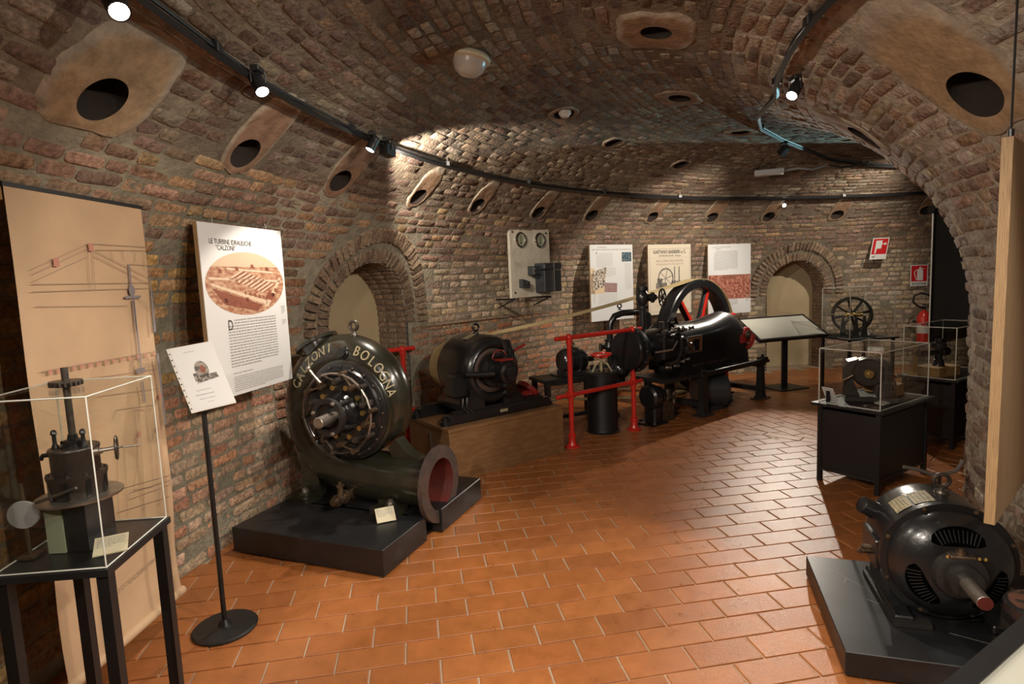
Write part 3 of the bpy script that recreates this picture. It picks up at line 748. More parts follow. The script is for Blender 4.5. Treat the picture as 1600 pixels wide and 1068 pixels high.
part('side_print', flatquads(dashes(w-.15, w-.03, h-.25, 26, .0135, 14)+dashes(.04, .08, .36, 9, .0135, 15)+dashes(.35, .6, .045, 1, .02, 16), -.0015), M['paleink'], t, smooth=False)

t, w, h = panel('cream poster of an old flywheel engine advertisement, middle one behind the flywheel', (1.915,8.070), (2.598,8.376), 1.99, 1.02, .022, M['paperwarm'], M['plyedge'])
fx = [[(.03, h-.06), (w-.02, h-.06), (w-.02, .04), (.03, .04), (.03, h-.06)]]
part('printed_frame', flatquads(strokes(fx, .005)+strokes([[(.06, h-.185), (w-.05, h-.185)]], .002), -.0015), M['greyink'], t, smooth=False)
text('heading', 'GAETANO BARBIERI e C.', .066, M['ink'], t, (w/2, -.002, h-.125), align='CENTER', sx=.80, bold=.0012)
text('subheading', 'CASTELMAGGIORE - Bologna', .036, M['ink'], t, (w/2, -.002, h-.168), align='CENTER', sx=.85)
text('machine_line', 'MACCHINE FRIGORIFERE', .050, M['rosegrey'], t, (w/2, -.002, h-.245), align='CENTER', sx=.85); 
text('machine_line', 'DEI PRINCIPALI TIPI E PER OGNI USO', .032, M['rosegrey'], t, (w/2, -.002, h-.285), align='CENTER', sx=.9)
part('engraving_ground', flatquads([rect(.10, .30, w-.09, h-.31)], -.0013), M['paperwarm'], t, smooth=False)
wc = (.30, .50); q = strokes([ell(wc[0], wc[1], .125, .135, 30)+[ell(wc[0], wc[1], .125, .135, 30)[0]]], .022)
q += strokes([[wc, (wc[0]+.12*math.cos(a*PI/3+.3), wc[1]+.12*math.sin(a*PI/3+.3))] for a in range(6)], .010)
q += [rect(.445, .44, .465, h-.31), rect(.525, .42, .545, h-.31), rect(.13, .36, .32, .44), rect(.15, .44, .24, .50), rect(.40, .40, .56, .46)]
part('engraving', flatquads(q, -.0016), M['greyphoto'], t, smooth=False)
part('body_print', flatquads(dashes(.08, w-.08, .27, 8, .022, 21), -.0015), M['sepialight'], t, smooth=False)

t, w, h = panel('white poster with a red sepia group photo, right of the flywheel', (2.878,8.476), (3.575,8.667), 1.975, .962, .022, M['paper'], M['plyedge'])
text('title', 'LA PRODUZIONE MECCANICA', .026, M['greyink'], t, (.06, -.002, h-.05), sx=.9); text('title', '"BARBIERI"', .026, M['greyink'], t, (.115, -.002, h-.078), sx=.9)
part('group_photo', flatquads([rect(.004, h-.80, w-.004, h-.445)], -.0015), M['groupphoto'], t, smooth=False)
part('photo_lights', flatquads([rect(.24, h-.51, .46, h-.455)]+[ell(.12+.055*i, h-.64-.02*(i % 2), .012, .016, 8) for i in range(9)], -.0018), M['sepiadark'], t, smooth=False)
part('body_print', flatquads(dashes(.10, .50, h-.10, 18, .0155, 31, indent=.03), -.0015), M['greyink'], t, smooth=False)
part('body_print', flatquads(dashes(.32, .50, .22, 8, .013, 32)+dashes(w-.085, w-.03, .265, 8, .013, 33), -.0015), M['greyink'], t, smooth=False)

# --- marble switchboard on a bracket
mA = Vector((.02, 6.52, 0)); mB = Vector((.495, 7.00, 0)); rz = math.atan2(mB.y-mA.y, mB.x-mA.x); w = (mB-mA).length; zb = 1.385; h = .785
t = thing('marble_switchboard', 'veined white marble switchboard with two dials and a black switch box', 'switchboard', (mA.x, mA.y, zb), rz)
g = G(); g.box((w/2, .02, h/2), (w, .035, h), ch=.004); part('marble_slab', g, M['marble'], t)
for i, x in enumerate((w*.25, w*.73)):
    z = h-.135
    g = G(); g.lathe((x, .004, z), (0,-1,0), [(0,.088),(.018,.088),(.026,.080),(.026,.068),(.012,.066)], 32, cap=False); dd = part('gauge', g, M['chrome'], t, label='round chrome-rimmed dial')
    g = G(); g.cyl((x, .003, z), (x, -.010, z), .068, n=28); part('gauge_face', g, M['verdigris'], dd)
    g = G(); g.tube([(x, -.0125, z-.035), (x+.004, -.0125, z+.045)], .003, 5); g.cyl((x, -.011, z-.035), (x, -.016, z-.035), .009, n=10); part('needle', g, M['ink'], dd)
for x, z in ((.05,h-.05),(w-.06,h-.05),(.06,.06)):
    bolt(t, (x, .002, z), (0,-1,0), .010, .008, M['darksteel'])
g = G(); g.box((w-.13, -.075, .175), (.30, .15, .25), ch=.006); g.box((w-.13, -.075, .345), (.315, .165, .075), ch=.012); bx = part('switch_box', g, M['slatebox'], t, label='black bakelite switch box')
g = G(); g.box((w-.12, -.160, .22), (.012, .008, .36)); part('chrome_strip', g, M['steel'], bx)
g = G(); g.box((w-.335, -.05, .30), (.14, .10, .105), ch=.006); g.box((w-.315, -.05, .235), (.04, .06, .03)); sx_ = part('side_terminal', g, M['slatebox'], t)
for z in (.275, .32): 
    g = G(); g.cyl((w-.395, -.10, z), (w-.395, -.115, z), .010, n=12); part('terminal_screw', g, M['steel'], sx_)
g = G(); g.prism([(-.06,-.04),(.05,-.055),(.06,.02),(-.055,.05)], (.185, .002, .16), (1,0,0), (0,0,1), (0,-.06,0)); kn = part('lever_switch', g, M['slatebox'], t)
g = G(); g.cyl((.185,-.06,.165), (.185,-.085,.165), .012, n=12); part('knob', g, M['ink'], kn)
for x in (.02, w-.05):
    g = G(); g.box((x, .12, -.012), (.03, .30, .02)); g.tube([(x, .24, -.11), (x, .0, -.02)], .008, 6); part('bracket', g, M['blackpaint'], t)
# dark veins
vv = []; rr = random.Random(5)
for k in range(7):
    x, z = .03+rr.random()*.05, .36+.03*k; l = [(x, z)]
    for j in range(3): x += rr.uniform(.01,.05); z += rr.uniform(-.05,.03); l.append((x, z))
    vv.append(l)
part('marble_veins', flatquads(strokes(vv, .003), -.0002+.0015), M['greyink'], t, smooth=False)

# --- safety signs
def wallsign(label, P, Q, zb, h, shear, kind):
    a = Vector((P[0], P[1], 0)); b = Vector((Q[0], Q[1], 0)); w = (b-a).length; rz = math.atan2(b.y-a.y, b.x-a.x)
    t = thing('safety_sign', label, 'sign', (a.x, a.y, zb), rz)
    sh = lambda x, z: (x+shear*z, z)
    def poly(pts, y0, y1, m, nm):
        g = G(); g.prism([sh(*p) for p in pts], (0, y0, 0), (1,0,0), (0,0,1), (0, y1-y0, 0)); return part(nm, g, m, t, smooth=False)
    poly(rect(0, 0, w, h), .0, .006, M['white'], 'plate')
    band_ = .24 if kind == 'hose' else .22
    poly(rect(.012, h*band_, w-.012, h-.012), -.0015, .0, M['signred'], 'red_field')
    if kind == 'hose':
        poly(rect(w*.22, h*.50, w*.60, h*.88), -.003, -.0015, M['white'], 'hose_reel_symbol'); poly([(w*.22, h*.28), (w*.30, h*.28), (w*.34, h*.52), (w*.22, h*.52)], -.003, -.0015, M['white'], 'hose_symbol')
        poly([(w*.60, h*.70), (w*.82, h*.70), (w*.82, h*.74), (w*.60, h*.74)], -.003, -.0015, M['white'], 'nozzle_symbol'); poly(ell(w*.80, h*.72, .018, .018, 10), -.0032, -.0015, M['white'], 'nozzle_symbol')
        text('number_mark', 'N°', .045, M['ink'], t, (.035, -.002, .02), bold=.001)
        part('number_line', flatquads([rect(.10, .022, w-.02, .025)], -.0008), M['greyink'], t, smooth=False)
    else:
        poly([(w*.38, h*.27), (w*.72, h*.27), (w*.72, h*.72), (w*.64, h*.82), (w*.46, h*.82), (w*.38, h*.72)], -.003, -.0015, M['white'], 'extinguisher_symbol')
        poly(rect(w*.50, h*.82, w*.60, h*.90), -.003, -.0015, M['white'], 'valve_symbol')
        q = strokes([arc(w*.42, h*.62, w*.20, 60, 200, 12)+[(w*.34, h*.30)]], .010); part('hose_symbol', flatquads(q, -.0025), M['white'], t, smooth=False)
        q = strokes([[(w*.55, h*.86), (w*.80, h*.80)]], .010); part('lever_symbol', flatquads(q, -.0025), M['white'], t, smooth=False)
        text('sign_lettering', 'ESTINTORE', .050, M['ink'], t, (w/2, -.002, .016), align='CENTER', sx=.78, bold=.0012)
wallsign('red and white fire hose sign with a number line, tilted, higher of the two signs', (5.43,8.83), (5.66,8.805), 1.665, .315, .16, 'hose')
wallsign('red fire extinguisher sign above the extinguisher, lower of the two signs', (6.120,8.92), (6.355,8.875), 1.235, .32, .0, 'ext')
# --- extinguisher
t = thing('fire_extinguisher', 'red fire extinguisher with a black looped hose mounted below its sign', 'fire extinguisher', (6.16,8.66,.40))
g = G(); g.lathe((0,0,0), (0,0,1), [(0,.06),(.01,.085),(.38,.085),(.44,.06),(.47,.03),(.49,.03)], 28); part('cylinder', g, M['red'], t)
g = G(); g.lathe((0,0,.14), (0,0,1), [(0,.0858),(.12,.0858)], 28, cap=False); part('label_band', g, M['white'], t, label='white instruction label')
g = G(); g.cyl((0,0,.49), (0,0,.54), .022, n=14); g.box((.0,-.04,.56), (.03,.13,.015)); g.box((0,-.045,.53), (.022,.11,.012)); part('valve_head', g, M['blackplastic'], t)
g = G(); g.tube([(-.02,-.01,.52), (-.12,-.03,.55), (-.19,-.03,.62), (-.17,-.03,.70), (-.07,-.03,.74), (.04,-.03,.71), (.10,-.03,.60), (.105,-.04,.4), (.10,-.05,.25)], .013, 8); part('hose', g, M['blackplastic'], t)
g = G(); g.box((0,.10,.30), (.06,.02,.12)); g.box((0,.15,.30), (.03,.14,.03)); part('wall_bracket', g, M['blackpaint'], t)

# ================================================================== big turbine on its plinth
u = (.93, -.367); TR = math.atan2(u[1], u[0]); PZ = .165
t = thing('plinth', 'low black lacquered plinth under the large spiral turbine', 'plinth', (-.75,3.03,0), TR)
g = G(); g.box((-.545,.235,PZ/2+.006), (1.09,.47,PZ-.012), ch=.004); part('front_slab', g, M['base'], t)
g = G(); g.box((-.605,.53,PZ/2+.006), (.97,.16,PZ-.012)); part('middle_slab', g, M['base'], t)
g = G(); g.box((-.525,.90,PZ/2+.006), (1.13,.60,PZ-.012), ch=.004); part('rear_slab', g, M['base'], t)
g = G(); g.box((-.545,.60,.006), (1.0,1.1,.012)); part('recessed_skid', g, M['basebrown'], t)
T = thing('spiral_turbine', 'large dark olive spiral water turbine with gilt raised lettering and wide outlet flange', 'turbine', (-1.07,3.855,PZ), TR)
CZ = .80-PZ; X0 = .03
pts = []; rs = []
for i in range(56):
    k = i/55; th = rad(-70+340*k); rc = .20+.265*k**.8; tr = .085+.080*k**.8; rc += .022*max(0, math.sin(PI*(k-.45)/.5)) if .45 < k < .95 else 0
    pts.append((X0+rc*math.cos(th), 0, CZ+rc*math.sin(th))); rs.append(tr)
zb_ = pts[-1][2]
for k in range(1, 8): pts.append((X0+.56*k/7, 0, zb_-.022*k/7)); rs.append(.165)
g = G(); g.tube(pts, rs, 30, cap=False); g.lathe((X0,.13,CZ), (0,-1,0), [(0,.27),(.0,.33),(.26,.33),(.272,.31),(.272,.05)], 48)
g.prism([(.30,-.20),(.38,-.29),(.50,-.34),(.50,-.40),(.30,-.40),(.24,-.26)], (X0,-.05,CZ), (1,0,0), (0,0,1), (0,.10,0))
part('casing', g, M['olive'], T)
g = G(); g.lathe((X0,-.135,CZ), (0,-1,0), [(0,.315),(.018,.315),(.026,.300),(.026,.285),(.045,.275),(.050,.14),(.10,.12),(.15,.10),(.15,.02)], 48); cv = part('front_cover', g, M['iron'], T)
for i in range(20):
    a = 2*PI*i/20; bolt(cv, (X0+.293*math.cos(a), -.160, CZ+.293*math.sin(a)), (0,-1,0), .008, .010, M['darksteel'], 'cover_bolt')
# guide vane gear
g = G(); mech = part('vane_gear', G().torus((X0,-.19,CZ), (0,1,0), .118, .010, 36, 8), M['oilsteel'], T)
for i in range(10):
    a = rad(18+36*i); ca, sa = math.cos(a), math.sin(a); c = Vector((X0+.205*ca, 0, CZ+.205*sa)); a2_ = a+.42; tip = Vector((X0+.262*math.cos(a2_), 0, CZ+.262*math.sin(a2_)))
    g = G(); g.cyl(c+Vector((0,-.175,0)), c+Vector((0,-.235,0)), .023, .019, 14); g.cyl(c+Vector((0,-.235,0)), c+Vector((0,-.250,0)), .012, n=8)
    g.cyl(tip+Vector((0,-.185,0)), tip+Vector((0,-.245,0)), .016, n=12); d = (tip-c)
    g.tube([c+Vector((0,-.215,0)), c+d*.5+Vector((0,-.222,0)), tip+Vector((0,-.215,0))], [.014,.010,.012], 8, flat=.7)
    if i % 3 == 0: g.box(c+Vector((ca*.03,-.20,sa*.03)), (.05,.035,.035), ch=.005)
    l = part('vane_lever', g, M['oilsteel'] if i % 2 else M['darksteel'], mech)
for k in range(10):
    a, b = rad(18+36*k)+.42, rad(54+36*k)+.42
    if k in (5,): continue
    g = G(); p, q = Vector((X0+.262*math.cos(a),-.238,CZ+.262*math.sin(a))), Vector((X0+.262*math.cos(b),-.238,CZ+.262*math.sin(b)))
    g.tube([p, p.lerp(q,.5)+Vector((math.cos((a+b)/2),0,math.sin((a+b)/2)))*.010, q], .0065 if k > 4 else .008, 6); part('link_rod', g, M['steel'] if k < 2 or k > 7 else M['darksteel'], mech)
for k in range(10):
    a = rad(36*k); g = G(); g.cyl((X0+.165*math.cos(a),-.18,CZ+.165*math.sin(a)), (X0+.165*math.cos(a),-.20,CZ+.165*math.sin(a)), .017, n=10); part('brass_nut', g, M['brass'], mech)
g = G(); g.tube([(X0-.10,-.25,CZ+.20), (X0-.125,-.27,CZ+.245), (X0-.15,-.28,CZ+.285)], [.012,.009,.010], 8); g.sph((X0-.155,-.28,CZ+.295), .016); part('control_lever', g, M['steel'], mech)
# hub, ring and shaft
g = G(); g.lathe((X0+.035,-.28,CZ+.0), (0,-1,0), [(0,.055),(.10,.05),(.10,.02)], 24); part('hub', g, M['iron'], T)
g = G(); g.lathe((X0+.045,-.355,CZ+.01), (0,-1,0), [(0,.095),(0,.118),(.030,.118),(.030,.088),(0,.088)], 40, cap=False)
for a in (50, 140, 230, 320): g.tube([(X0+.045+.10*math.cos(rad(a)),-.36,CZ+.01+.10*math.sin(rad(a))), (X0+.03+.12*math.cos(rad(a)),-.22,CZ+.12*math.sin(rad(a)))], .014, 8)
rg = part('bearing_ring', g, M['ironm'], T)
for a in (60, 165, 290): bolt(rg, (X0+.045+.103*math.cos(rad(a)),-.385,CZ+.01+.103*math.sin(rad(a))), (0,-1,0), .011, .012, M['steel'])
g = G(); g.cyl((X0+.045,-.25,CZ+.01), (X0+.065,-.40,CZ+.01), .032, n=24); g.cyl((X0+.065,-.40,CZ+.01), (X0+.075,-.505,CZ+.008), .034, n=24, ch=.004); part('shaft_end', g, M['steel'], T, label='bright steel shaft end')
# inlet stub, eye, oiler plug
ax = Vector((-.47,0,.88)); c = Vector((X0-.285,0,CZ+.375))
g = G(); g.lathe(c-ax*.12, ax, [(0,.13),(.12,.115),(.165,.118),(.165,.15),(.187,.15),(.187,.12)], 36); part('inlet_stub', g, M['olive'], T)
g = G(); g.lathe(c+ax*.060, ax, [(0,.146),(.008,.146)], 36, cap=True); part('blank_cover', g, M['darksteel'], T)
eyebolt(T, (X0+.0, 0, CZ+.475), .030, .011, M['darksteel'])
g = G(); g.lathe((X0+.0,-.075,CZ+.365), (0,-1,.15), [(0,.045),(.06,.04),(.065,.032),(.085,.028),(.085,.012)], 20); part('vent_plug', g, M['iron'], T)
# raised lettering on the spiral front
def spiral_at(th):             # th degrees; casing front point
    k = (th+70)/340; return .20+.265*k**.8, .085+.080*k**.8
def letters(word, a0, a1):
    for i, ch_ in enumerate(word):
        th = a0+(a1-a0)*i/(len(word)-1); rc, tr = spiral_at(th); be = rad(10+18*min(1, max(0, (150-th)/45))); rr_ = rc+tr*math.sin(be)*1.0; yy = -tr*math.cos(be)
        er = Vector((math.cos(rad(th)),0,math.sin(rad(th)))); n = (er*math.sin(be)+Vector((0,-1,0))*math.cos(be)).normalized(); e1_ = Vector((math.sin(rad(th)),0,-math.cos(rad(th)))); e2_ = n.cross(e1_)
        P = Vector((X0,0,CZ))+er*rr_+Vector((0,yy,0))+n*.000
        o = text('raised_letter', ch_, .094, M['gilt'], T, (0,0,0), ext=.006, align='CENTER', sx=1)
        sc = Matrix.Diagonal((.80, 1, 1, 1)); o.matrix_local = Matrix.Translation(P-e2_*.031)@Matrix((( e1_.x, e2_.x, n.x, 0), (e1_.y, e2_.y, n.y, 0), (e1_.z, e2_.z, n.z, 0), (0,0,0,1)))@sc
letters('CALZONI', 157, 106); letters('BOLOGNA', 76, 20)
# outlet flange
fx = X0+.56; fz = zb_-.022
g = G(); g.lathe((fx-.02,0,fz), (1,0,0), [(0,.17),(.02,.245),(.05,.245),(.05,.165),(0,.165)], 48, cap=False); fl_ = part('outlet_flange', g, M['rust'], T, label='rusty round outlet flange')
g = G(); g.lathe((fx-.34,0,fz), (1,0,0), [(0,.01),(0,.145),(.371,.1645)], 40, cap=False); part('red_bore', g, M['redin'], fl_, fix=False)
for i in range(12):
    a = 2*PI*(i+.5)/12; g = G(); g.cyl((fx+.0300,.207*math.cos(a),fz+.207*math.sin(a)), (fx+.0312,.207*math.cos(a),fz+.207*math.sin(a)), .011, n=10); part('bolt_hole', g, M['ink'], fl_)
# feet
for x, y in ((-.37,-.14), (.33,-.17), (-.37,.22), (.33,.20)):
    g = G(); g.prism([(-.10,-.07),(.08,-.085),(.11,-.03),(.11,.05),(.05,.09),(-.10,.08)], (x,y,0), (1,0,0), (0,1,0), (0,0,.035)); g.lathe((x+.01,y,.035), (0,0,1), [(0,.045),(.018,.040),(.018,.02)], 20)
    sx2 = 1 if x < 0 else -1
    g.prism([(0,0),(0,.42 if x < 0 else .22),(.10*sx2,.42 if x < 0 else .22),(.16*sx2,0)], (x-.04*sx2, y*.55-.03, .02), (1,0,0), (0,0,1), (0,.06,0)); ft = part('foot', g, M['olive'], T)
    bolt(ft, (x+.01,y,.053), (0,0,1), .020, .022, M['steel'], 'anchor_bolt')
g = G(); g.lathe((.0,-.13,.07), (0,-1,0), [(0,.035),(.05,.03),(.05,.045),(.065,.045),(.065,.028),(.11,.026),(.11,.038),(.135,.038),(.135,.026),(.17,.026)], 16, cap=True); g.cyl((0,-.22,.07), (0,-.22,.15), .022, .018, 12); g.lathe((0,-.22,.15), (0,0,1), [(0,.028),(.012,.028),(.012,.012),(.03,.012)], 6); part('drain_valve', g, M['oilsteel'], T)

def placard(label, loc, rz, w, h, tilt, group=None, lines=5, mm='cardpale', name='placard', foot=True):
    t = thing(name, label, 'placard', loc, rz, group)
    o = G(); c, s = math.cos(tilt), math.sin(tilt)
    o.prism([(-w/2,0),(w/2,0),(w/2,h),(-w/2,h)], (0,0,.004), (1,0,0), (0,c,s), (0,-s*.004,c*.004)); part('card', o, M[mm], t, smooth=False)
    g = G()
    for q in dashes(-w*.42, w*.42, h*.88, lines, h*.11, int(w*1000), last=.5): g.quad([(a, b*c-s*.0046, .004+b*s+c*.0046) for a, b in q])
    part('card_print', g, M['greyink'], t, smooth=False)
    if foot: g = G(); g.box((0, h*c*.8, h*s*.4+.002), (w*.3, .006, h*s*.8)); part('prop', g, M['blackplastic'], t)
    return t
placard('small cream label card leaning on the plinth below the turbine', (-.805,3.40,PZ), rad(22), .115, .10, rad(38))

# ================================================================== pole sign in front
sb = Vector((-1.425,2.625,0)); t = thing('pole_sign', 'black pole stand with round base and a tilted white page of a turbine', 'sign stand', sb)
g = G(); g.lathe((0,0,0), (0,0,1), [(0,.142),(.012,.145),(.018,.138),(.022,.03),(.05,.016)], 40); part('round_base', g, M['base'], t)
g = G(); g.cyl((0,0,.03), (0,.0,1.08), .0115, n=14); part('pole', g, M['blackpaint'], t)
# page plane through its corners
nP = Vector((.42,-.80,.42)).normalized()
A_ = uv_plane(258,545, sb+Vector((-.02,-.02,1.19)), nP); B_ = uv_plane(331,533, sb+Vector((-.02,-.02,1.19)), nP); C_ = uv_plane(368,628, sb+Vector((-.02,-.02,1.19)), nP); D_ = uv_plane(301,646, sb+Vector((-.02,-.02,1.19)), nP)
A_, B_, C_, D_ = [v-sb for v in (A_, B_, C_, D_)]
ex = (B_-A_+C_-D_)/2; ey = (A_-D_+B_-C_)/2; oD = (A_+B_+C_+D_)/4-ex/2-ey/2; nn = ex.cross(ey).normalized()
if nn.y > 0: nn = -nn
g = G(); g.prism(rect(0,0,1,1), oD, ex, ey, -nn*.008); pg = part('page_holder', g, M['white'], t, smooth=False)
g = G(); g.prism(rect(.06,.02,.99,.985), oD+nn*.0006, ex, ey, nn*.0008); part('page', g, M['paper'], t, smooth=False)
def pq(qs, m, nm, off=.0018):
    g = G()
    for q in qs: g.quad([oD+ex*a+ey*b+nn*off for a, b in q])
    part(nm, g, m, pg, smooth=False)
pq([ell(.56,.60,.15,.135,16), [(.36,.40),(.86,.44),(.84,.52),(.40,.50)], rect(.34,.44,.44,.56)], M['greyphoto'], 'page_photo')
pq([ell(.58,.60,.06,.06,12)], M['sepiadark'], 'page_photo', .0024)
pq(dashes(.32,.72,.90,1,.02,41)+dashes(.28,.80,.30,1,.02,42)+dashes(.22,.9,.235,1,.026,43)+dashes(.28,.84,.17,1,.022,44)+dashes(.42,.66,.11,1,.02,45), M['greyink'], 'page_print')
g = G()
for k in range(10): c = oD+ex*.028+ey*(.06+.095*k)+nn*.001; g.quad([c+ex*.018*math.cos(a*PI/3)+ey*.012*math.sin(a*PI/3) for a in range(6)])
part('punched_hole', g, M['ink'], pg, smooth=False)
g = G(); g.box((0,0,1.08), (.05,.03,.06)); part('clamp', g, M['blackpaint'], t)

# ================================================================== crate with dynamo
KR = math.atan2(.5925,.8056); KO = Vector((-.53,4.505,0))
t = thing('plywood_crate', 'stained brown plywood box plinth under the black dynamo', 'crate', KO, KR)
g = G(); g.box((.60,.345,.203), (1.20,.69,.406)); part('carcass', g, M['woodcrate'], t); g = G(); g.box((.60,.345,.422), (1.215,.705,.032), ch=.003); part('lid', g, M['woodcrate'], t)
g = G(); g.box((-.002,.30,.27), (.006,.045,.16)); part('side_vent', g, M['ink'], t)
g = G(); g.box((-.006,.30,.27), (.004,.02,.2)); part('vent_bar', g, M['steel'], t)
D = thing('dynamo', 'black barrel dynamo with a side bearing bracket, sitting on the plywood box', 'electric motor', KO+Vector((0,0,.438)), KR)
# rails along x
for yy, x0_, x1_, hh in ((.13,.06,1.12,.085), (.56,.02,1.08,.085)):
    g = G(); g.box(((x0_+x1_)/2,yy,hh/2), (x1_-x0_,.10,hh), ch=.01); g.box(((x0_+x1_)/2,yy,hh+.008), (x1_-x0_-.12,.05,.016)); rl = part('slide_rail', g, M['iron'], D)
    for x in (x0_-.015, x1_+.01):
        g = G(); g.lathe((x,yy,0), (0,0,1), [(0,.045),(.035,.045),(.045,.03),(.06,.03),(.06,.014),(.075,.014)], 18); part('rail_foot', g, M['iron'], rl)
DX, DZ, DR = .52, .40, .30     # barrel axis, runs along local y
g = G(); g.lathe((DX,.56,DZ), (0,-1,0), [(0,.22),(.0,.28),(.02,.295),(.06,DR),(.36,DR),(.40,.292),(.40,.262)], 56); part('barrel', g, M['iron'], D)
g = G(); g.lathe((DX,.175,DZ), (0,-1,0), [(0,.292),(.02,.292),(.045,.285),(.09,.255),(.105,.225),(.095,.205),(.02,.19)], 56, cap=False); fb_ = part('end_bell', g, M['iron'], D)
g = G(); g.cyl((DX,.22,DZ), (DX,.16,DZ), .20, n=36); part('armature', g, M['copper'], D)
g = G(); g.lathe((DX,.16,DZ), (0,-1,0), [(0,.14),(.10,.135),(.10,.06)], 30); part('commutator', g, M['ironm'], D)
g = G(); g.torus((DX,.13,DZ), (0,1,0), .165, .030, 30, 8, 0, 2*PI); part('armature_winding', g, M['rust'], D)
for a in (180, 300, 60):
    g = G(); ca, sa = math.cos(rad(a)), math.sin(rad(a)); g.tube([(DX+.265*ca,.09,DZ+.265*sa), (DX+.20*ca,.01,DZ+.20*sa), (DX+.09*ca,-.05,DZ+.09*sa)], [.05,.042,.05], 12, flat=.55); part('bearing_arm', g, M['iron'], D)
g = G(); g.lathe((DX,.04,DZ), (0,-1,0), [(0,.085),(.09,.095),(.17,.085),(.18,.06),(.215,.055),(.22,.03)], 32); g.box((DX,-.05,DZ+.085), (.11,.10,.03), ch=.01); g.box((DX+.02,-.05,DZ-.10), (.10,.11,.07), ch=.02); part('bearing_housing', g, M['iron'], D)
g = G(); g.box((DX+.0,-.06,DZ+.106), (.13,.09,.012)); g.torus((DX-.02,-.03,DZ+.115), (0,1,0), .07, .005, 16, 6, PI, 2*PI); part('brush_plate', g, M['darkred'], D)
g = G(); g.box((DX+.10,-.02,DZ+.14), (.055,.055,.075), ch=.006); g.cyl((DX-.10,-.02,DZ+.13), (DX+.10,-.02,DZ+.15), .008, n=8); part('brush_holder', g, M['iron'], D)
g = G(); g.tube([(DX+.12,-.02,DZ+.155), (DX+.25,-.03,DZ+.205)], .012, 8); part('brush_handle', g, M['darkred'], D, label='dark red handle')
eyebolt(D, (DX,.34,DZ+DR-.005), .030, .010, M['iron'])
g = G(); g.prism(rect(-.05,-.035,.05,.035), (DX-.10,.30,DZ+DR*.949), (.95,0,.33), (0,1,0), (-.001,0,.004)); part('rating_plate', g, M['gilt'], D)
for s_ in (-1, 1):
    g = G(); g.prism([(.10,.0),(.31,.0),(.31,.05),(.25,.10),(.22,.26),(.10,.14)] if s_ > 0 else [(-.10,.0),(-.31,.0),(-.31,.05),(-.25,.10),(-.22,.26),(-.10,.14)], (DX,.10,.09), (1,0,0), (0,0,1), (0,.44,0)); part('foot', g, M['iron'], D)
g = G(); g.box((DX-.31,.20,DZ-.10), (.14,.16,.20), ch=.02); g.tube([(DX-.30,.12,.20), (DX-.32,.10,.13), (DX-.27,.09,.08)], .012, 6); g.tube([(DX-.26,.12,.20), (DX-.28,.10,.13), (DX-.23,.09,.08)], .012, 6); part('terminal_box', g, M['iron'], D)
g = G(); g.lathe((DX,.58,DZ-.02), (0,1,0), [(0,.06),(.04,.06),(.04,.205),(.06,.225),(.22,.225),(.24,.205),(.24,.04)], 44); part('belt_pulley', g, M['tanwheel'], D)
g = G(); g.cyl((.98,.25,.13), (1.01,.25,.16), .11, n=28); g.box((.93,.28,.13), (.2,.25,.05), ch=.01); part('tension_disc', g, M['darkred'], D)
g = G(); g.cyl((1.0,.30,.10), (1.12,.33,.13), .02, n=10); g.box((.90,.33,.10), (.35,.34,.03)); part('tension_screw', g, M['iron'], D)
g = G(); g.prism(rect(-.04,-.012,.04,.012), (.60,.079,.045), (1,0,0), (0,0,1), (0,-.002,0)); part('rail_plate', g, M['gilt'], D)

# ================================================================== engine group frame
ER = math.atan2(.613,.79); EO = Vector((2.073,6.327,0)); ea, eb = fr(None, ER)
def EW(x, y, z=0): return EO+ea*x+eb*y+Vector((0,0,z))
E_ = thing('engine_stand', 'black cast iron trestle stand carrying the horizontal engine', 'stand', EO, ER)
for x, y in ((.02,.0), (1.23,.0), (.02,.46), (1.23,.50)):
    g = G(); w_ = .05
    g.lathe((x,y+.0,.02), (0,0,1), [(0,.082),(.03,.062),(.22,.050),(.40,.046),(.41,.06),(.44,.06)], 4, phase=PI/4); lg = part('leg', g, M['ironm'], E_)
    g = G(); g.box((x,y,.011), (.24,.14,.022), ch=.004); part('foot_plate', g, M['darksteel'], lg)
for x in (.02, 1.23):
    g = G(); g.box((x,.24,.13), (.06,.44,.06)); part('cross_beam', g, M['ironm'], E_); g = G(); g.box((x,.24,.43), (.09,.52,.05)); part('cross_beam', g, M['ironm'], E_)
g = G(); g.box((.62,-.02,.472), (1.40,.10,.035), ch=.005); g.box((.62,.46,.472), (1.40,.10,.035), ch=.005); g.box((-.30,.22,.467), (.62,.42,.045)); part('top_rail', g, M['ironm'], E_)
for x in (-.05,.62,1.22):
    g = G(); g.box((x,-.03,.507), (.12,.09,.04), ch=.008); g.lathe((x,-.03,.527), (0,0,1), [(0,.026),(.012,.026),(.012,.016),(.035,.016)], 6); part('clamp_block', g, M['iron'], E_)
g = G(); g.cyl((-.05,-.078,.497), (1.15,-.078,.497), .022, n=14); part('round_bar', g, M['iron'], E_)
for x in (-.55,-.15):
    g = G(); g.box((x,.30,.22), (.06,.06,.44)); g.box((x,.30,.01), (.16,.14,.02)); part('leg', g, M['ironm'], E_)
# engine body
N_ = thing('horizontal_engine', 'black horizontal steam engine with flanged cylinder and shaped bed, red bearing cap', 'engine', EW(0,0,.49), ER)
CZ2 = .83-.49; BY = .20
g = G(); pr_ = [(-.42,.235),(-.40,.255),(-.34,.255),(-.32,.235),(.10,.215),(.34,.215)]
g.lathe((0,BY,CZ2), (1,0,0), pr_, 44)
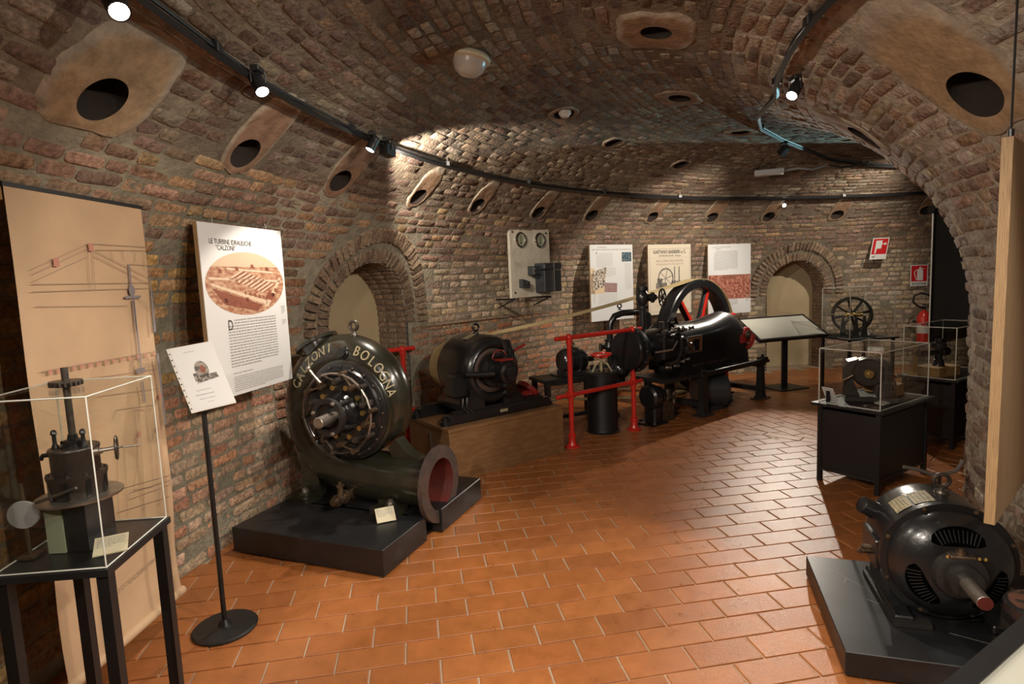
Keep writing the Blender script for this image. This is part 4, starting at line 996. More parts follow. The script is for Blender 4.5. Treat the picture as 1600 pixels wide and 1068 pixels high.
# crank end swelling upward
sec = []
for i, (x, hw_, zt, zb2) in enumerate([(-.36,.225,.225,-.30),(.0,.215,.215,-.32),(.25,.215,.225,-.33),(.42,.21,.25,-.335),(.56,.20,.275,-.335),(.66,.19,.29,-.335),(.80,.18,.265,-.335),(.93,.17,.18,-.335),(1.00,.16,.05,-.335)]):
    ring = []
    for k in range(17):
        a = PI*k/16; ring.append((x, BY-hw_*math.cos(a), CZ2+max(0,zt)*math.sin(a)**.8 if zt > 0 else CZ2))
    ring += [(x, BY+hw_, CZ2+zb2*.5), (x, BY+hw_+.02, CZ2+zb2), (x, BY-hw_-.02, CZ2+zb2), (x, BY-hw_, CZ2+zb2*.5)]; sec.append(ring)
n = len(sec[0]); base = len(g.v)
g.v += [p for r_ in sec for p in r_]
for i in range(len(sec)-1):
    for k in range(n): g.f.append((base+i*n+k, base+i*n+(k+1) % n, base+(i+1)*n+(k+1) % n, base+(i+1)*n+k))
g.f.append(tuple(base+k for k in range(n))[::-1]); g.f.append(tuple(base+(len(sec)-1)*n+k for k in range(n)))
g.box((.12,BY,CZ2-.27), (.9,.38,.13)); bd_ = part('bed_frame', g, M['iron'], N_)
g = G(); g.prism(rect(-.015,-.095,.24,.085), (-.28,BY-.226,CZ2), (1,0,0), (0,0,1), (0,-.012,0)); pl_ = part('sight_window', g, M['steel'], N_, label='bright metal plate with an opening'); 
g = G(); g.prism(rect(.0,-.08,.225,.07), (-.28,BY-.239,CZ2), (1,0,0), (0,0,1), (0,-.001,0)); part('sight_glass', g, M['copper'], pl_)
g = G(); g.box((-.165,BY-.246,CZ2-.01), (.10,.012,.12)); part('crosshead', g, M['iron'], pl_)
g = G()
for k_ in range(22):
    if k_ % 8 != 7: g.box((-.20+k_*.032, BY-.234, CZ2-.235), (.018, .004, .026))
part('cast_lettering', g, M['darksteel'], N_, kind='stuff')
# cylinder and valve chest on the left
g = G(); g.lathe((-1.02,BY,CZ2), (1,0,0), [(0,.15),(0,.195),(.012,.205),(.05,.205),(.06,.18),(.075,.18),(.075,.235),(.115,.235),(.115,.18),(.58,.19),(.60,.235),(.63,.235)], 48); cyl_ = part('cylinder', g, M['iron'], N_)
for i in range(12):
    a = 2*PI*i/12; bolt(cyl_, (-.945,BY+.220*math.cos(a),CZ2+.220*math.sin(a)), (-1,0,0), .010, .012, M['darksteel'], 'flange_bolt')
g = G(); g.box((-.62,BY-.22,CZ2+.02), (.30,.14,.26), ch=.015); g.cyl((-.80,BY-.22,CZ2+.06), (-.40,BY-.22,CZ2+.06), .055, n=18); g.cyl((-.80,BY-.22,CZ2-.08), (-.38,BY-.22,CZ2-.08), .045, n=18)
g.cyl((-.62,BY-.28,CZ2+.08), (-.62,BY-.33,CZ2+.08), .05, n=16); g.cyl((-.52,BY-.10,CZ2+.19), (-.52,BY-.10,CZ2+.26), .05, n=14); g.tube([(-.72,BY-.29,CZ2-.16),(-.6,BY-.32,CZ2-.12),(-.50,BY-.30,CZ2-.02),(-.50,BY-.27,CZ2+.12)], .020, 8)
vc = part('valve_chest', g, M['iron'], N_)
rr = random.Random(3)
for i in range(16):
    x = -.80+.03*i; z = CZ2+(.17 if i % 2 else -.17)+rr.uniform(-.03,.03); y = BY-.27+rr.uniform(-.02,.03)
    g = G(); g.lathe((x,y,z), (rr.uniform(-1,1),-1,rr.uniform(-.6,.8)), [(0,.022),(.02,.024),(.02,.014),(.045,.013),(.045,.02),(.06,.018)], 10); part('fitting', g, M['darksteel'] if i % 3 else M['iron'], vc)
handwheel('small_handwheel', N_, (-.40,BY-.33,CZ2-.02), (-.3,-1,.05), .055, .008, 5, M['iron'])
g = G(); g.cyl((-.40,BY-.22,CZ2-.02), (-.40,BY-.33,CZ2-.02), .012, n=8); g.tube([(-.85,BY-.24,CZ2-.02),(-.7,BY-.34,CZ2+.0),(-.62,BY-.34,CZ2+.08)], .010, 6); part('valve_spindle', g, M['steel'], N_)
g = G(); g.tube([(-.30,BY-.1,CZ2+.22), (-.36,BY-.12,CZ2+.30), (-.46,BY-.14,CZ2+.28), (-.54,BY-.16,CZ2+.22), (-.56,BY-.18,CZ2+.12)], .018, 8); g.torus((-.45,BY-.08,CZ2+.23), (0,1,.2), .05, .012, 16, 6); part('steam_bend', g, M['iron'], N_)
# stop valve with handwheel above the cylinder
g = G(); vx = -.74; g.cyl((vx,BY,CZ2+.18), (vx,BY,CZ2+.46), .032, n=16); g.lathe((vx,BY,CZ2+.41), (0,0,1), [(0,.06),(.03,.06),(.03,.034),(.05,.05),(.10,.068),(.15,.060),(.19,.036),(.19,.062),(.225,.062)], 24)
g.cyl((vx,BY,CZ2+.52), (vx+.10,BY-.06,CZ2+.52), .038, n=16); g.lathe((vx+.085,BY-.05,CZ2+.52), (.86,-.5,0), [(0,.055),(.022,.055),(.022,.03),(.05,.03)], 20); sv = part('stop_valve', g, M['iron'], N_)
handwheel('valve_handwheel', sv, (vx+.185,BY-.11,CZ2+.515), (.86,-.5,0), .088, .010, 6, M['iron'], .2)
g = G(); g.cyl((vx+.10,BY-.06,CZ2+.52), (vx+.20,BY-.12,CZ2+.515), .010, n=8); part('valve_stem', g, M['steel'], sv)
# red crank bearing
g = G(); g.lathe((.97,BY-.12,CZ2-.01), (0,-1,0), [(0,.095),(.05,.095),(.06,.085)], 28); g.prism([(-.16,-.10),(.10,-.10),(.10,.0),(-.16,.0)], (.93,BY-.12,CZ2), (1,0,0), (0,0,1), (0,-.06,0)); cb = part('crank_bearing', g, M['darkred'], N_, label='dark red crank bearing')
g = G(); g.lathe((.97,BY-.17,CZ2-.01), (0,-1,0), [(0,.05),(.02,.048),(.02,.02),(.03,.018)], 24); part('shaft_cap', g, M['darksteel'], cb)
g = G(); g.torus((1.03,BY-.15,CZ2-.05), (0,1,0), .115, .022, 18, 8, PI*.0, PI*.55); g.tube([(1.14,BY-.15,CZ2-.02),(1.12,BY-.15,CZ2-.10),(1.05,BY-.15,CZ2-.155),(.95,BY-.15,CZ2-.165)], .018, 8, flat=2.2); part('oil_tray', g, M['darkred'], cb)
# flywheel
FX, FY, FZ, FR = .84, .655, .80, .70
Fw = thing('flywheel', 'large black flywheel with red-faced spokes rising behind the engine bed', 'flywheel', EW(0,0,0), ER)
g = G(); g.lathe((FX,FY-.09,FZ), (0,1,0), [(0,FR-.10),(0,FR-.015),(.012,FR),(.168,FR),(.18,FR-.015),(.18,FR-.10),(.15,FR-.115),(.03,FR-.115),(0,FR-.10)], 84, cap=False); part('rim', g, M['iron'], Fw)
g = G(); g.lathe((FX,FY-.14,FZ), (0,1,0), [(0,.055),(0,.09),(.05,.115),(.23,.115),(.28,.09),(.28,.055)], 28); part('hub', g, M['iron'], Fw)
for i in range(6):
    a = 2*PI*i/6+rad(8); ca, sa = math.cos(a), math.sin(a); g = G(); g.tube([(FX+r_*ca,FY,FZ+r_*sa) for r_ in (.09,.3,FR-.10)], [.048,.042,.036], 14, flat=1); sp_ = part('spoke', g, M['iron'], Fw)
    g = G(); e = Vector((-sa,0,ca)); 
    g.prism([(.12,-.022),(FR-.12,-.016),(FR-.12,.016),(.12,.022)], (FX,FY-.050,FZ), (ca,0,sa), (-sa,0,ca), (0,.02,0)); part('red_face', g, M['redin'] if 0 else M['red'], sp_, label='red painted spoke face')
g = G(); g.cyl((FX,.25,FZ), (FX,.93,FZ), .048, n=20); part('crankshaft', g, M['darksteel'], Fw)
g = G(); g.box((FX,.90,.37), (.16,.10,.74), ch=.01); g.lathe((FX,.86,FZ), (0,1,0), [(0,.08),(.09,.08)], 20); part('outboard_pedestal', g, M['ironm'], Fw)
# belt
pw_ = KO+Vector((0,0,0)); ka, kb = fr(None, KR)
Pc = KO+ka*DX+kb*.72+Vector((0,0,.438+DZ-.02)); Fc = EW(FX,FY+.0,FZ)
bt = thing('drive_belt', 'flat tan canvas belt running from the dynamo pulley over the flywheel', 'belt', (0,0,0), 0)
dirb = (Fc-Pc); dirb.z = 0; Lb = dirb.length; dirb.normalize(); side = Vector((-dirb.y, dirb.x, 0)); dz = Fc.z-Pc.z; rP, rF = .229, FR+.005; Dd = math.hypot(Lb, dz); al = math.atan2(dz, Lb); be = math.asin((rF-rP)/Dd)
def bp_(c, r, a): return c+(dirb*math.cos(a)+Vector((0,0,1))*math.sin(a))*r
loop = []
a1 = al+PI/2+be; a2b = al-PI/2-be
for i in range(19): loop.append((Pc, rP, a1+(2*PI-(a1-a2b))*i/18))       # round the back of the dynamo pulley
for i in range(1, 12): loop.append(None)
pl0 = [bp_(Pc, rP, a1+((a2b+2*PI)-a1)*i/16) for i in range(17)]; plF = [bp_(Fc, rF, a2b+(a1-a2b)*i/30) for i in range(31)]
def seg(a, b, n, sag): return [a.lerp(b, i/n)-Vector((0,0,sag*4*(i/n)*(1-i/n))) for i in range(1, n)]
path = pl0+seg(pl0[-1], plF[0], 10, .10)+plF+seg(plF[-1], pl0[0], 14, .05)
g = G(); hwb = .08
for i, p in enumerate(path):
    a_, b_ = path[i-1], path[(i+1) % len(path)]; tn = (b_-a_).normalized(); nn_ = side.cross(tn).normalized()*.003
    g.v += [p+side*hwb+nn_, p-side*hwb+nn_, p-side*hwb-nn_, p+side*hwb-nn_]
m_ = len(path)
for i in range(m_):
    j = (i+1) % m_
    for k in range(4): g.f.append((4*i+k, 4*i+(k+1) % 4, 4*j+(k+1) % 4, 4*j+k))
part('belt_band', g, M['belt'], bt)
# small machines under and beside the engine
P_ = thing('feed_pump', 'small black horizontal pump with pipe fittings on the floor under the cylinder', 'pump', EW(-.62,.18,0), ER)
g = G(); g.lathe((-.10,0,.30), (1,0,0), [(0,.06),(0,.10),(.02,.125),(.10,.13),(.12,.10),(.16,.08),(.16,.10),(.19,.10),(.19,.05),(.34,.045)], 28); g.box((0,0,.10), (.12,.14,.20), ch=.02); g.box((0,0,.012), (.26,.20,.024)); part('pump_body', g, M['iron'], P_)
g = G(); g.tube([(.14,-.05,.30),(.22,-.08,.27),(.30,-.06,.24),(.36,-.02,.22)], [.03,.028,.025,.02], 10); g.cyl((.17,-.06,.25), (.17,-.06,.36), .03, n=12); g.cyl((.25,-.08,.20), (.25,-.08,.32), .022, n=10); g.box((.20,0,.13), (.2,.10,.26)); part('pipe_fittings', g, M['darksteel'], P_)
B1 = thing('pulley_guard', 'black drum with a flat-cut round cover on the floor below the engine bed', 'machine drum', EW(.38,.13,0), ER)
g = G(); g.lathe((-.14,.12,.225), (.45,-.30,0), [(0,.19),(.28,.19),(.30,.20),(.33,.20),(.345,.185)], 40); part('drum', g, M['slatebox'], B1)
g = G(); g.prism([(-.19,-.10),(-.04,-.215),(.0,-.17),(.05,-.215),(.16,-.12),(.10,.0),(-.10,.0)], (.155,-.075,.225), (.55,.83,0), (0,0,1), (.015,-.01,0)); part('cover_tongue', g, M['slatebox'], B1)
g = G(); g.box((.02,.03,.03), (.34,.26,.06)); part('cradle', g, M['slatebox'], B1)
g = G(); g.prism(rect(-.035,.02,.035,.035), (.157,-.09,.225), (.55,.83,0), (0,0,1), (.012,-.008,0)); part('maker_plate', g, M['steel'], B1)
# vertical black cylinder with red handwheel
V = thing('upright_tank', 'upright black riveted cylinder with a red handwheel on top, inside the red railing', 'tank', (.905,5.90,0))
g = G(); g.lathe((0,0,0), (0,0,1), [(0,.175),(.012,.175),(.018,.160),(.04,.155),(.59,.155),(.595,.172),(.615,.172),(.625,.16),(.625,.05)], 44); part('shell', g, M['blackpaint'], V)
g = G(); g.tube([(-.10,-.03,.62),(-.06,-.02,.70),(0,0,.735)], .010, 6); g.tube([(.10,-.03,.62),(.06,-.02,.70),(0,0,.735)], .010, 6); g.tube([(0,.10,.62),(0,.05,.70),(0,0,.735)], .010, 6); g.cyl((0,0,.62), (0,0,.80), .012, n=10); part('yoke', g, M['gilt'], V)
handwheel('red_handwheel', V, (0,0,.80), (0,0,1), .105, .009, 5, M['red'], .2, .03)
g = G(); g.cyl((.04,-.05,.62), (.04,-.05,.66), .03, n=14); g.cyl((-.05,-.04,.62), (-.05,-.04,.65), .02, n=12); part('top_fitting', g, M['oilsteel'], V)
# pipe column behind the tank
Q = thing('steam_pipe', 'black iron pipe with an arched top and valve, standing behind the upright cylinder', 'pipe', (1.10,6.50,0))
g = G(); g.tube([(0,0,.05),(0,0,.95),(.01,.0,1.06),(.06,.01,1.14),(.15,.03,1.17),(.42,.14,1.17),(.47,.16,1.13),(.48,.17,.95)], .036, 12); part('pipe', g, M['iron'], Q)
g = G(); g.lathe((0,0,.72), (0,0,1), [(0,.06),(.03,.06),(.03,.045),(.08,.075),(.14,.05),(.14,.062),(.17,.062)], 20); g.cyl((-.10,-.02,.80), (.10,.02,.80), .028, n=12); g.lathe((-.10,-.02,.80), (-1,-.2,0), [(0,.045),(.02,.045)], 14); part('valve_body', g, M['iron'], Q)
g = G(); g.sph((.10,-.06,.55), .11, 20, 14); g.cyl((.10,-.06,.38), (.10,-.06,.46), .05, n=14); g.cyl((.05,-.03,.56), (-.24,-.06,.58), .03, n=10); part('air_vessel', g, M['iron'], Q)
eyebolt(Q, (.12,.025,1.205), .022, .008, M['iron'])
g = G(); g.box((0,0,.03), (.16,.16,.06)); part('foot', g, M['iron'], Q)
# small motor on a slatted stand
sm = thing('small_motor', 'small round black motor with an eye bolt on the low table beside the upright cylinder', 'electric motor', (.66,6.40,.52), rad(25))
g = G(); g.lathe((-.15,0,.155), (1,0,0), [(0,.06),(0,.11),(.03,.135),(.09,.145),(.10,.12),(.18,.12),(.19,.145),(.24,.14),(.28,.12),(.30,.10),(.32,.03),(.42,.03)], 36); part('housing', g, M['iron'], sm)
g = G(); g.box((0,0,.03), (.30,.22,.06), ch=.015); g.box((0,0,.008), (.44,.26,.016)); part('base_plate', g, M['iron'], sm); eyebolt(sm, (0,0,.295), .022, .007, M['iron'])
tb = thing('low_iron_table', 'low dark iron table holding the small motor near the wall', 'table', (.62,6.40,0), rad(25))
g = G(); g.box((-.02,0,.50), (.78,.36,.035)); g.box((-.02,-.17,.47), (.78,.02,.04)); part('table_top', g, M['ironm'], tb)
for x in (-.36, .32):
    for y in (-.15,.15): g = G(); g.box((x,y,.24), (.05,.05,.48)); part('leg', g, M['ironm'], tb)
g = G(); g.box((-.02,.0,.06), (.70,.04,.04)); g.box((.32,0,.06), (.05,.30,.04)); g.box((-.36,0,.06), (.05,.30,.04)); part('stretcher', g, M['ironm'], tb)

# ================================================================== red railings
def railing(label, posts, ext0, ext1, h=1.04, hm=.50, grp='red tube railings', flange=True):
    a = Vector((*posts[0], 0)); b = Vector((*posts[-1], 0)) if len(posts) > 1 else a
    d = (b-a).normalized() if len(posts) > 1 else Vector((math.cos(ext0[2]), math.sin(ext0[2]), 0))
    t = thing('red_railing', label, 'railing', a)
    for p in posts:
        q = Vector((*p, 0))-a; g = G(); g.lathe(q, (0,0,1), [(0,.075),(.012,.075),(.02,.05),(.05,.035),(.10,.032),(.10,.038),(.13,.038),(.135,.024),(h-.03,.024)], 20)
        po = part('post', g, M['red'], t)
        g = G(); g.sph(q+Vector((0,0,h)), .034); g.cyl(q+Vector((0,0,h-.06)), q+Vector((0,0,h-.02)), .031, n=16); part('pipe_joint', g, M['red'], po); g = G(); g.sph(q+Vector((0,0,hm)), .034); g.cyl(q+Vector((0,0,hm-.045)), q+Vector((0,0,hm+.045)), .030, n=16); g.cyl(q+Vector((0,0,hm))-d*.045, q+Vector((0,0,hm))+d*.045, .030, n=16); part('pipe_joint', g, M['red'], po)
    for z in (h, hm):
        g = G(); s_ = -d*ext0[0] if len(ext0) < 3 else -d*ext0[0]; e_ = (b-a)+d*ext1
        g.cyl(s_+Vector((0,0,z)), e_+Vector((0,0,z)), .021, n=16, ch=.003); part('rail', g, M['red'], t)
    return t
railing('red tube railing with two floor-flanged posts in front of the upright cylinder', [(.53,5.37),(1.225,5.885)], (.17,), .13)
railing('red tube railing section between the turbine and the dynamo box', [(-1.05,5.53)], (.55,0,KR), .13, h=.98, hm=.38)
railing('red tube railing end behind the crank bearing of the engine', [tuple(EW(1.16,.42)[:2])], (.55,0,ER), .18, h=1.03, hm=.56)

# ================================================================== lectern with slanted panel
def lectern(label, bl_, br_, depth, pbase, name='lectern', postz=None):
    # bl_, br_: front-left and front-right corners of the slanted top, depth vector to the rear edge
    A = Vector(bl_); Bv = Vector(br_)-A; Dv = Vector(depth); o = Vector(pbase)
    t = thing(name, label, 'lectern', o)
    L = lambda x, y: A+Bv*x+Dv*y-o; nn = Bv.cross(Dv).normalized(); bx_, dx_ = Bv.length, Dv.length; f = .03
    g = G(); g.prism(rect(0,0,1,1), L(0,0), Bv, Dv, -nn*.03); part('tray', g, M['blackpaint'], t, smooth=False)
    g = G()
    for q in (rect(0,0,1,f/dx_), rect(0,1-f/dx_,1,1), rect(0,0,f/bx_,1), rect(1-f/bx_,0,1,1)): g.prism(q, L(0,0)+nn*.0005, Bv, Dv, nn*.010)
    part('frame', g, M['blackpaint'], t, smooth=False)
    g = G(); g.prism(rect(f/bx_,f/dx_,1-f/bx_,1-f/dx_), L(0,0)+nn*.001, Bv, Dv, nn*.004); part('reading_panel', g, M['lectop'], t, smooth=False)
    top = postz if postz else (L(.5,.6)).z
    g = G(); g.box((0,0,(top-.02)/2), (.07,.04,top-.02)); part('post', g, M['blackpaint'], t)
    g = G(); c = L(.5,.5); g.tube([Vector((0,0,top-.03)), Vector((c.x,c.y,c.z-.05))], .02, 6); part('arm', g, M['blackpaint'], t)
    g = G(); g.box((0,0,.008), (.46,.40,.016), rz=rad(18), ch=.003); part('base_plate', g, M['ironm'], t)
    return t, L, Bv, Dv, nn
t, L, Bv, Dv, nn = lectern('black framed lectern with a pale slanted panel and square foot, beyond the engine', (3.03,7.07,.72), (4.06,7.40,.72), (-.09,.50,.235), (3.62,7.68,0), postz=.80)
g = G()
for q in strokes([[(.70,.96),(.75,.30),(.97,.10)], [(.75,.30),(.98,.30)]], .006): g.quad([L(*p)+nn*.006 for p in q])
part('panel_print', g, M['paleink'], t, smooth=False)
t, L, Bv, Dv, nn = lectern('near black framed lectern with a pale top, cut off at the bottom right corner', (.66,.29,.78), (1.516,.81,.78), (-.26,.43,.12), (1.12,.62,0))

# ================================================================== display cases
def case(label, N0, Lc, Rc, z0, z1, body=True, over=.035, legw=.03, name='display_case', legs_h=None, grp=None):
    """N0 nearest bottom corner, Lc and Rc its neighbours; z0 top of the body, z1 top of the hood"""
    a = Vector((*Rc,0))-Vector((*N0,0)); b = Vector((*Lc,0))-Vector((*N0,0)); rz = math.atan2(a.y, a.x); w, d = a.length, b.length
    t = thing(name, label, 'display case', (*N0, 0), rz, grp)
    for x in (0+legw/2, w-legw/2):
        for y in (legw/2, d-legw/2): g = G(); g.box((x,y,(z0-.02)/2), (legw,legw,z0-.02)); part('leg', g, M['blackpaint'], t)
    if body:
        for nm, c, s_ in (('front_panel',(w/2,.012,z0/2+.03),(w-2*legw,.008,z0-.16)), ('rear_panel',(w/2,d-.012,z0/2+.03),(w-2*legw,.008,z0-.16)), ('side_panel',(.012,d/2,z0/2+.03),(.008,d-2*legw,z0-.16)), ('side_panel',(w-.012,d/2,z0/2+.03),(.008,d-2*legw,z0-.16))):
            g = G(); g.box(c, s_); part(nm, g, M['blackpaint'], t)
        for c, s_ in (((w/2,.012,.10),(w-2*legw,.022,.02)), ((.012,d/2,.10),(.022,d-2*legw,.02)), ((w/2,d-.012,.10),(w-2*legw,.022,.02)), ((w-.012,d/2,.10),(.022,d-2*legw,.02))):
            g = G(); g.box(c, s_); part('bottom_rail', g, M['ironm'], t)
    g = G(); g.box((w/2,d/2,z0-.010), (w+2*over,d+2*over,.020), ch=.003); part('table_top', g, M['base'], t)
    e = .004; i = .006; hz = z1-z0; hood = None
    for nm, c, s_ in (('acrylic_side',(w/2,i,z0+hz/2),(w-2*i,e,hz)), ('acrylic_side',(w/2,d-i,z0+hz/2),(w-2*i,e,hz)), ('acrylic_side',(i,d/2,z0+hz/2),(e,d-2*i-e,hz)), ('acrylic_side',(w-i,d/2,z0+hz/2),(e,d-2*i-e,hz)), ('acrylic_top',(w/2,d/2,z1),(w-i,d-i,e))):
        g = G(); g.box(c, s_); part(nm, g, M['glass'], t, smooth=False)
    g = G(); k = .0055
    for x in (i, w-i):
        for y in (i, d-i): g.box((x,y,z0+hz/2), (k,k,hz))
    for z in (z0+.002, z1):
        for y in (i, d-i): g.box((w/2,y,z), (w-i*2,k,k))
        for x in (i, w-i): g.box((x,d/2,z), (k,d-i*2,k))
    part('acrylic_edges', g, M['acryledge'], t, smooth=False)
    return t, w, d, rz
# case 1: small dynamo
c1, w1, d1, rz1 = case('black display case with a clear hood over a small bipolar dynamo, nearest on the right', (2.485,3.875), (2.215,4.215), (3.10,4.275), .60, 1.00)
def in_case(N0, rz, x, y, z): a, b = fr(None, rz); return Vector((*N0,0))+a*x+b*y+Vector((0,0,z))
m1 = thing('bipolar_dynamo', 'small antique dynamo with two black pole pieces and copper coil inside the near case', 'dynamo', in_case((2.485,3.875), rz1, .33, .23, .60), rad(-24))
g = G(); g.box((0,0,.02), (.34,.24,.04), ch=.006); part('bed_plate', g, M['browniron'], m1)
g = G(); g.lathe((-.02,-.09,.21), (0,1,0), [(0,.03),(0,.09),(.02,.105),(.15,.105),(.17,.09),(.17,.03)], 36); part('armature', g, M['browniron'], m1)
for s_ in (-1, 1): g = G(); g.prism([(.05*s_,0),(.15*s_,0),(.15*s_,.19),(.13*s_,.25),(.06*s_,.27),(.09*s_,.18),(.09*s_,.10)], (-.02,-.07,.04), (1,0,0), (0,0,1), (0,.15,0)); part('pole_piece', g, M['browniron'], m1)
g = G(); g.lathe((-.02,-.16,.21), (0,1,0), [(0,.012),(.03,.014),(.03,.03),(.07,.035)], 20); part('bearing', g, M['brass'], m1)
g = G(); g.tube([(.13,-.1,.05),(.15,-.12,.12),(.13,-.12,.18),(.08,-.11,.20)], .007, 6); g.sph((.15,-.12,.20), .014); g.tube([(-.19,-.1,.05),(-.18,-.12,.16),(-.12,-.12,.20)], .007, 6); part('brush_gear', g, M['oilsteel'], m1)
m2 = thing('winding_model', 'small wooden-boxed coil apparatus with a ring, right half of the near case', 'apparatus', in_case((2.485,3.875), rz1, .55, .23, .60), rz1+rad(5))
g = G(); g.box((0,0,.045), (.22,.20,.09), ch=.004); part('wooden_box', g, M['bonebox'], m2)
g = G(); g.cyl((-.07,0,.09), (-.07,0,.20), .012, n=10); g.torus((-.07,-.02,.235), (0,1,0), .033, .009, 22, 8); part('ring_coil', g, M['steel'], m2)
g = G(); g.cyl((.0,-.06,.13), (.0,.06,.13), .04, n=20); part('coil', g, M['copper'], m2)
placard('small white card standing at the left corner inside the near case', in_case((2.485,3.875), rz1, .06, .36, .60), rz1+rad(75), .10, .12, rad(65), mm='paper')
placard('small pale note lying under the hood of the near case, at its right', in_case((2.485,3.875), rz1, .22, .06, .60), rz1, .11, .06, rad(12), mm='paper', foot=False)
# case 2 further back
c2, w2, d2, rz2 = case('black display case over a gun-like machine, half hidden by the inner wall', (3.70,4.80), (3.44,5.12), (4.35,5.20), .60, 1.04)
m3 = thing('lathe_model', 'small black machine with a horizontal barrel on a wooden block in the half-hidden case', 'machine', in_case((3.70,4.80), rz2, .22, .22, .60), rz2+rad(-10))
g = G(); g.prism([(-.14,-.10),(.14,-.10),(.18,0),(.12,.11),(-.12,.11),(-.17,0)], (0,0,0), (1,0,0), (0,1,0), (0,0,.08)); part('wooden_block', g, M['bonebox'], m3)
g = G(); g.lathe((.0,0,.08), (0,0,1), [(0,.05),(.05,.04),(.06,.03),(.16,.03),(.16,.06),(.20,.06),(.21,.03),(.24,.03)], 20); part('column', g, M['iron'], m3)
g = G(); g.lathe((-.19,0,.20), (1,0,0), [(0,.02),(.0,.03),(.02,.03),(.03,.022),(.20,.024),(.22,.04),(.30,.04)], 18); part('barrel', g, M['iron'], m3)
m3b = thing('brass_model', 'small two-legged brass fitting at the left end of the half-hidden case', 'fitting', in_case((3.70,4.80), rz2, .08, .34, .60), rz2)
g = G(); g.box((0,0,.01), (.08,.08,.02)); g.cyl((-.02,0,.02), (-.02,0,.26), .009, n=10); g.cyl((.02,0,.02), (.02,0,.26), .009, n=10); g.box((0,0,.27), (.08,.03,.02)); part('brass_posts', g, M['brass'], m3b)
g = G(); g.lathe((0,0,.20), (0,1,0), [(-.02,.03),(.02,.03)], 16); part('wheel', g, M['darksteel'], m3b)
# case 3: flywheel model
c3, w3, d3, rz3 = case('tall clear case on thin black legs with a spoked flywheel model, by the far wall', (4.10,7.02), (3.95,7.50), (4.72,7.12), .70, 1.315, body=False)
F3 = thing('flywheel_engine_model', 'black model engine with a double spoked flywheel and brass fittings in the far case', 'engine model', in_case((4.10,7.02), rz3, .22, .24, .70), rad(-26))
g = G(); g.box((0,0,.015), (.50,.30,.03), ch=.005); part('bed', g, M['ironm'], F3)
for y in (-.06, .08):
    g = G(); g.lathe((0,y-.02,.275), (0,1,0), [(0,.195),(0,.225),(.04,.225),(.04,.195),(0,.195)], 48, cap=False)
    for i in range(8): a = 2*PI*i/8+.2; g.tube([(0,y,.275), (.2*math.cos(a),y,.275+.2*math.sin(a))], .010, 8)
    g.cyl((0,y-.03,.275), (0,y+.03,.275), .03, n=14); part('flywheel', g, M['iron'], F3)
g = G(); g.cyl((0,-.16,.275), (0,.14,.275), .012, n=10); g.cyl((-.30,-.10,.29), (-.20,-.10,.29), .012, n=10); part('axle', g, M['steel'], F3)
g = G(); g.lathe((-.09,-.12,.285), (1,0,0), [(0,.02),(.03,.028),(.05,.02),(.09,.03),(.12,.018),(.16,.026),(.2,.02)], 14); part('brass_gear', g, M['brass'], F3)
for x in (-.10, .04, .13): g = G(); g.prism([(-.035,0),(.035,0),(.012,.24),(-.012,.24)], (x,-.12,.03), (1,0,0), (0,0,1), (0,.03,0)); part('standard', g, M['iron'], F3)
placard('white label card propped at the front of the far flywheel case', in_case((4.10,7.02), rz3, .28, .06, .70), rz3, .15, .09, rad(40), mm='paper')

# ================================================================== tall glass case, left foreground
N4, L4, R4 = (-1.150,1.545), (-1.455,1.520), (-1.190,1.905)
tc = thing('tall_display_case', 'tall clear hooded case on four slim black legs, left foreground', 'display case', (*N4,0), 0)
Z0, Z1 = .85, 1.333
P0 = Vector((0,0,0)); PR = Vector((R4[0]-N4[0], R4[1]-N4[1], 0)); PL = Vector((L4[0]-N4[0], L4[1]-N4[1], 0)); PB = PR+PL
ctr = (PR+PL)/2
def ins(p, k): return p+(ctr-p).normalized()*k
g = G(); c4 = [P0, PR, PB, PL]; g.prism([(p.x, p.y) for p in [ctr+(q-ctr)*1.03 for q in c4]], (0,0,Z0-.022), (1,0,0), (0,1,0), (0,0,.020)); part('table_top', g, M['base'], tc, smooth=False)
rzc = math.atan2(PL.y, PL.x)
for q in c4: p = ins(q, .03); g = G(); g.box((p.x,p.y,(Z0-.02)/2), (.032,.032,Z0-.02), rz=rzc); part('leg', g, M['blackpaint'], tc)
for i in range(4):
    a, b = ins(c4[i], .008), ins(c4[(i+1) % 4], .008); d = (b-a).normalized(); nrm = Vector((-d.y, d.x, 0))*.004
    g = G(); g.prism([(0,0),(1,0),(1,1),(0,1)], a+Vector((0,0,Z0)), b-a, (0,0,Z1-Z0), nrm); part('acrylic_side', g, M['glass'], tc, smooth=False)
g = G(); g.prism([(ins(q,.012).x, ins(q,.012).y) for q in c4], (0,0,Z1), (1,0,0), (0,1,0), (0,0,.004)); part('acrylic_top', g, M['glass'], tc, smooth=False)
g = G(); k = .0024
for i in range(4):
    a, b = ins(c4[i], .006), ins(c4[(i+1) % 4], .006)
    g.tube([a+Vector((0,0,Z0)), a+Vector((0,0,Z1))], k, 4); g.tube([a+Vector((0,0,Z1)), b+Vector((0,0,Z1))], k, 4); g.tube([a+Vector((0,0,Z0+.001)), b+Vector((0,0,Z0+.001))], k, 4)
part('acrylic_edges', g, M['acryledge'], tc, smooth=False)
Gv = thing('gate_valve', 'dark iron valve machine with toothed gear and side handwheel under the tall clear hood', 'machine', (-1.335,1.72,Z0), 0)
zz = -Z0
g = G(); g.prism(rect(-.055,-.06,.055,.06), (0,0,0), (1,0,0), (0,1,0), (0,0,.15)); part('pedestal', g, M['iron'], Gv, smooth=False)
g = G(); g.prism(rect(-.062,-.066,-.012,-.060), (0,0,0), (1,0,0), (0,1,0), (0,0,.148)); part('pale_face', g, M['verdigris'], Gv, label='pale green painted face', smooth=False)
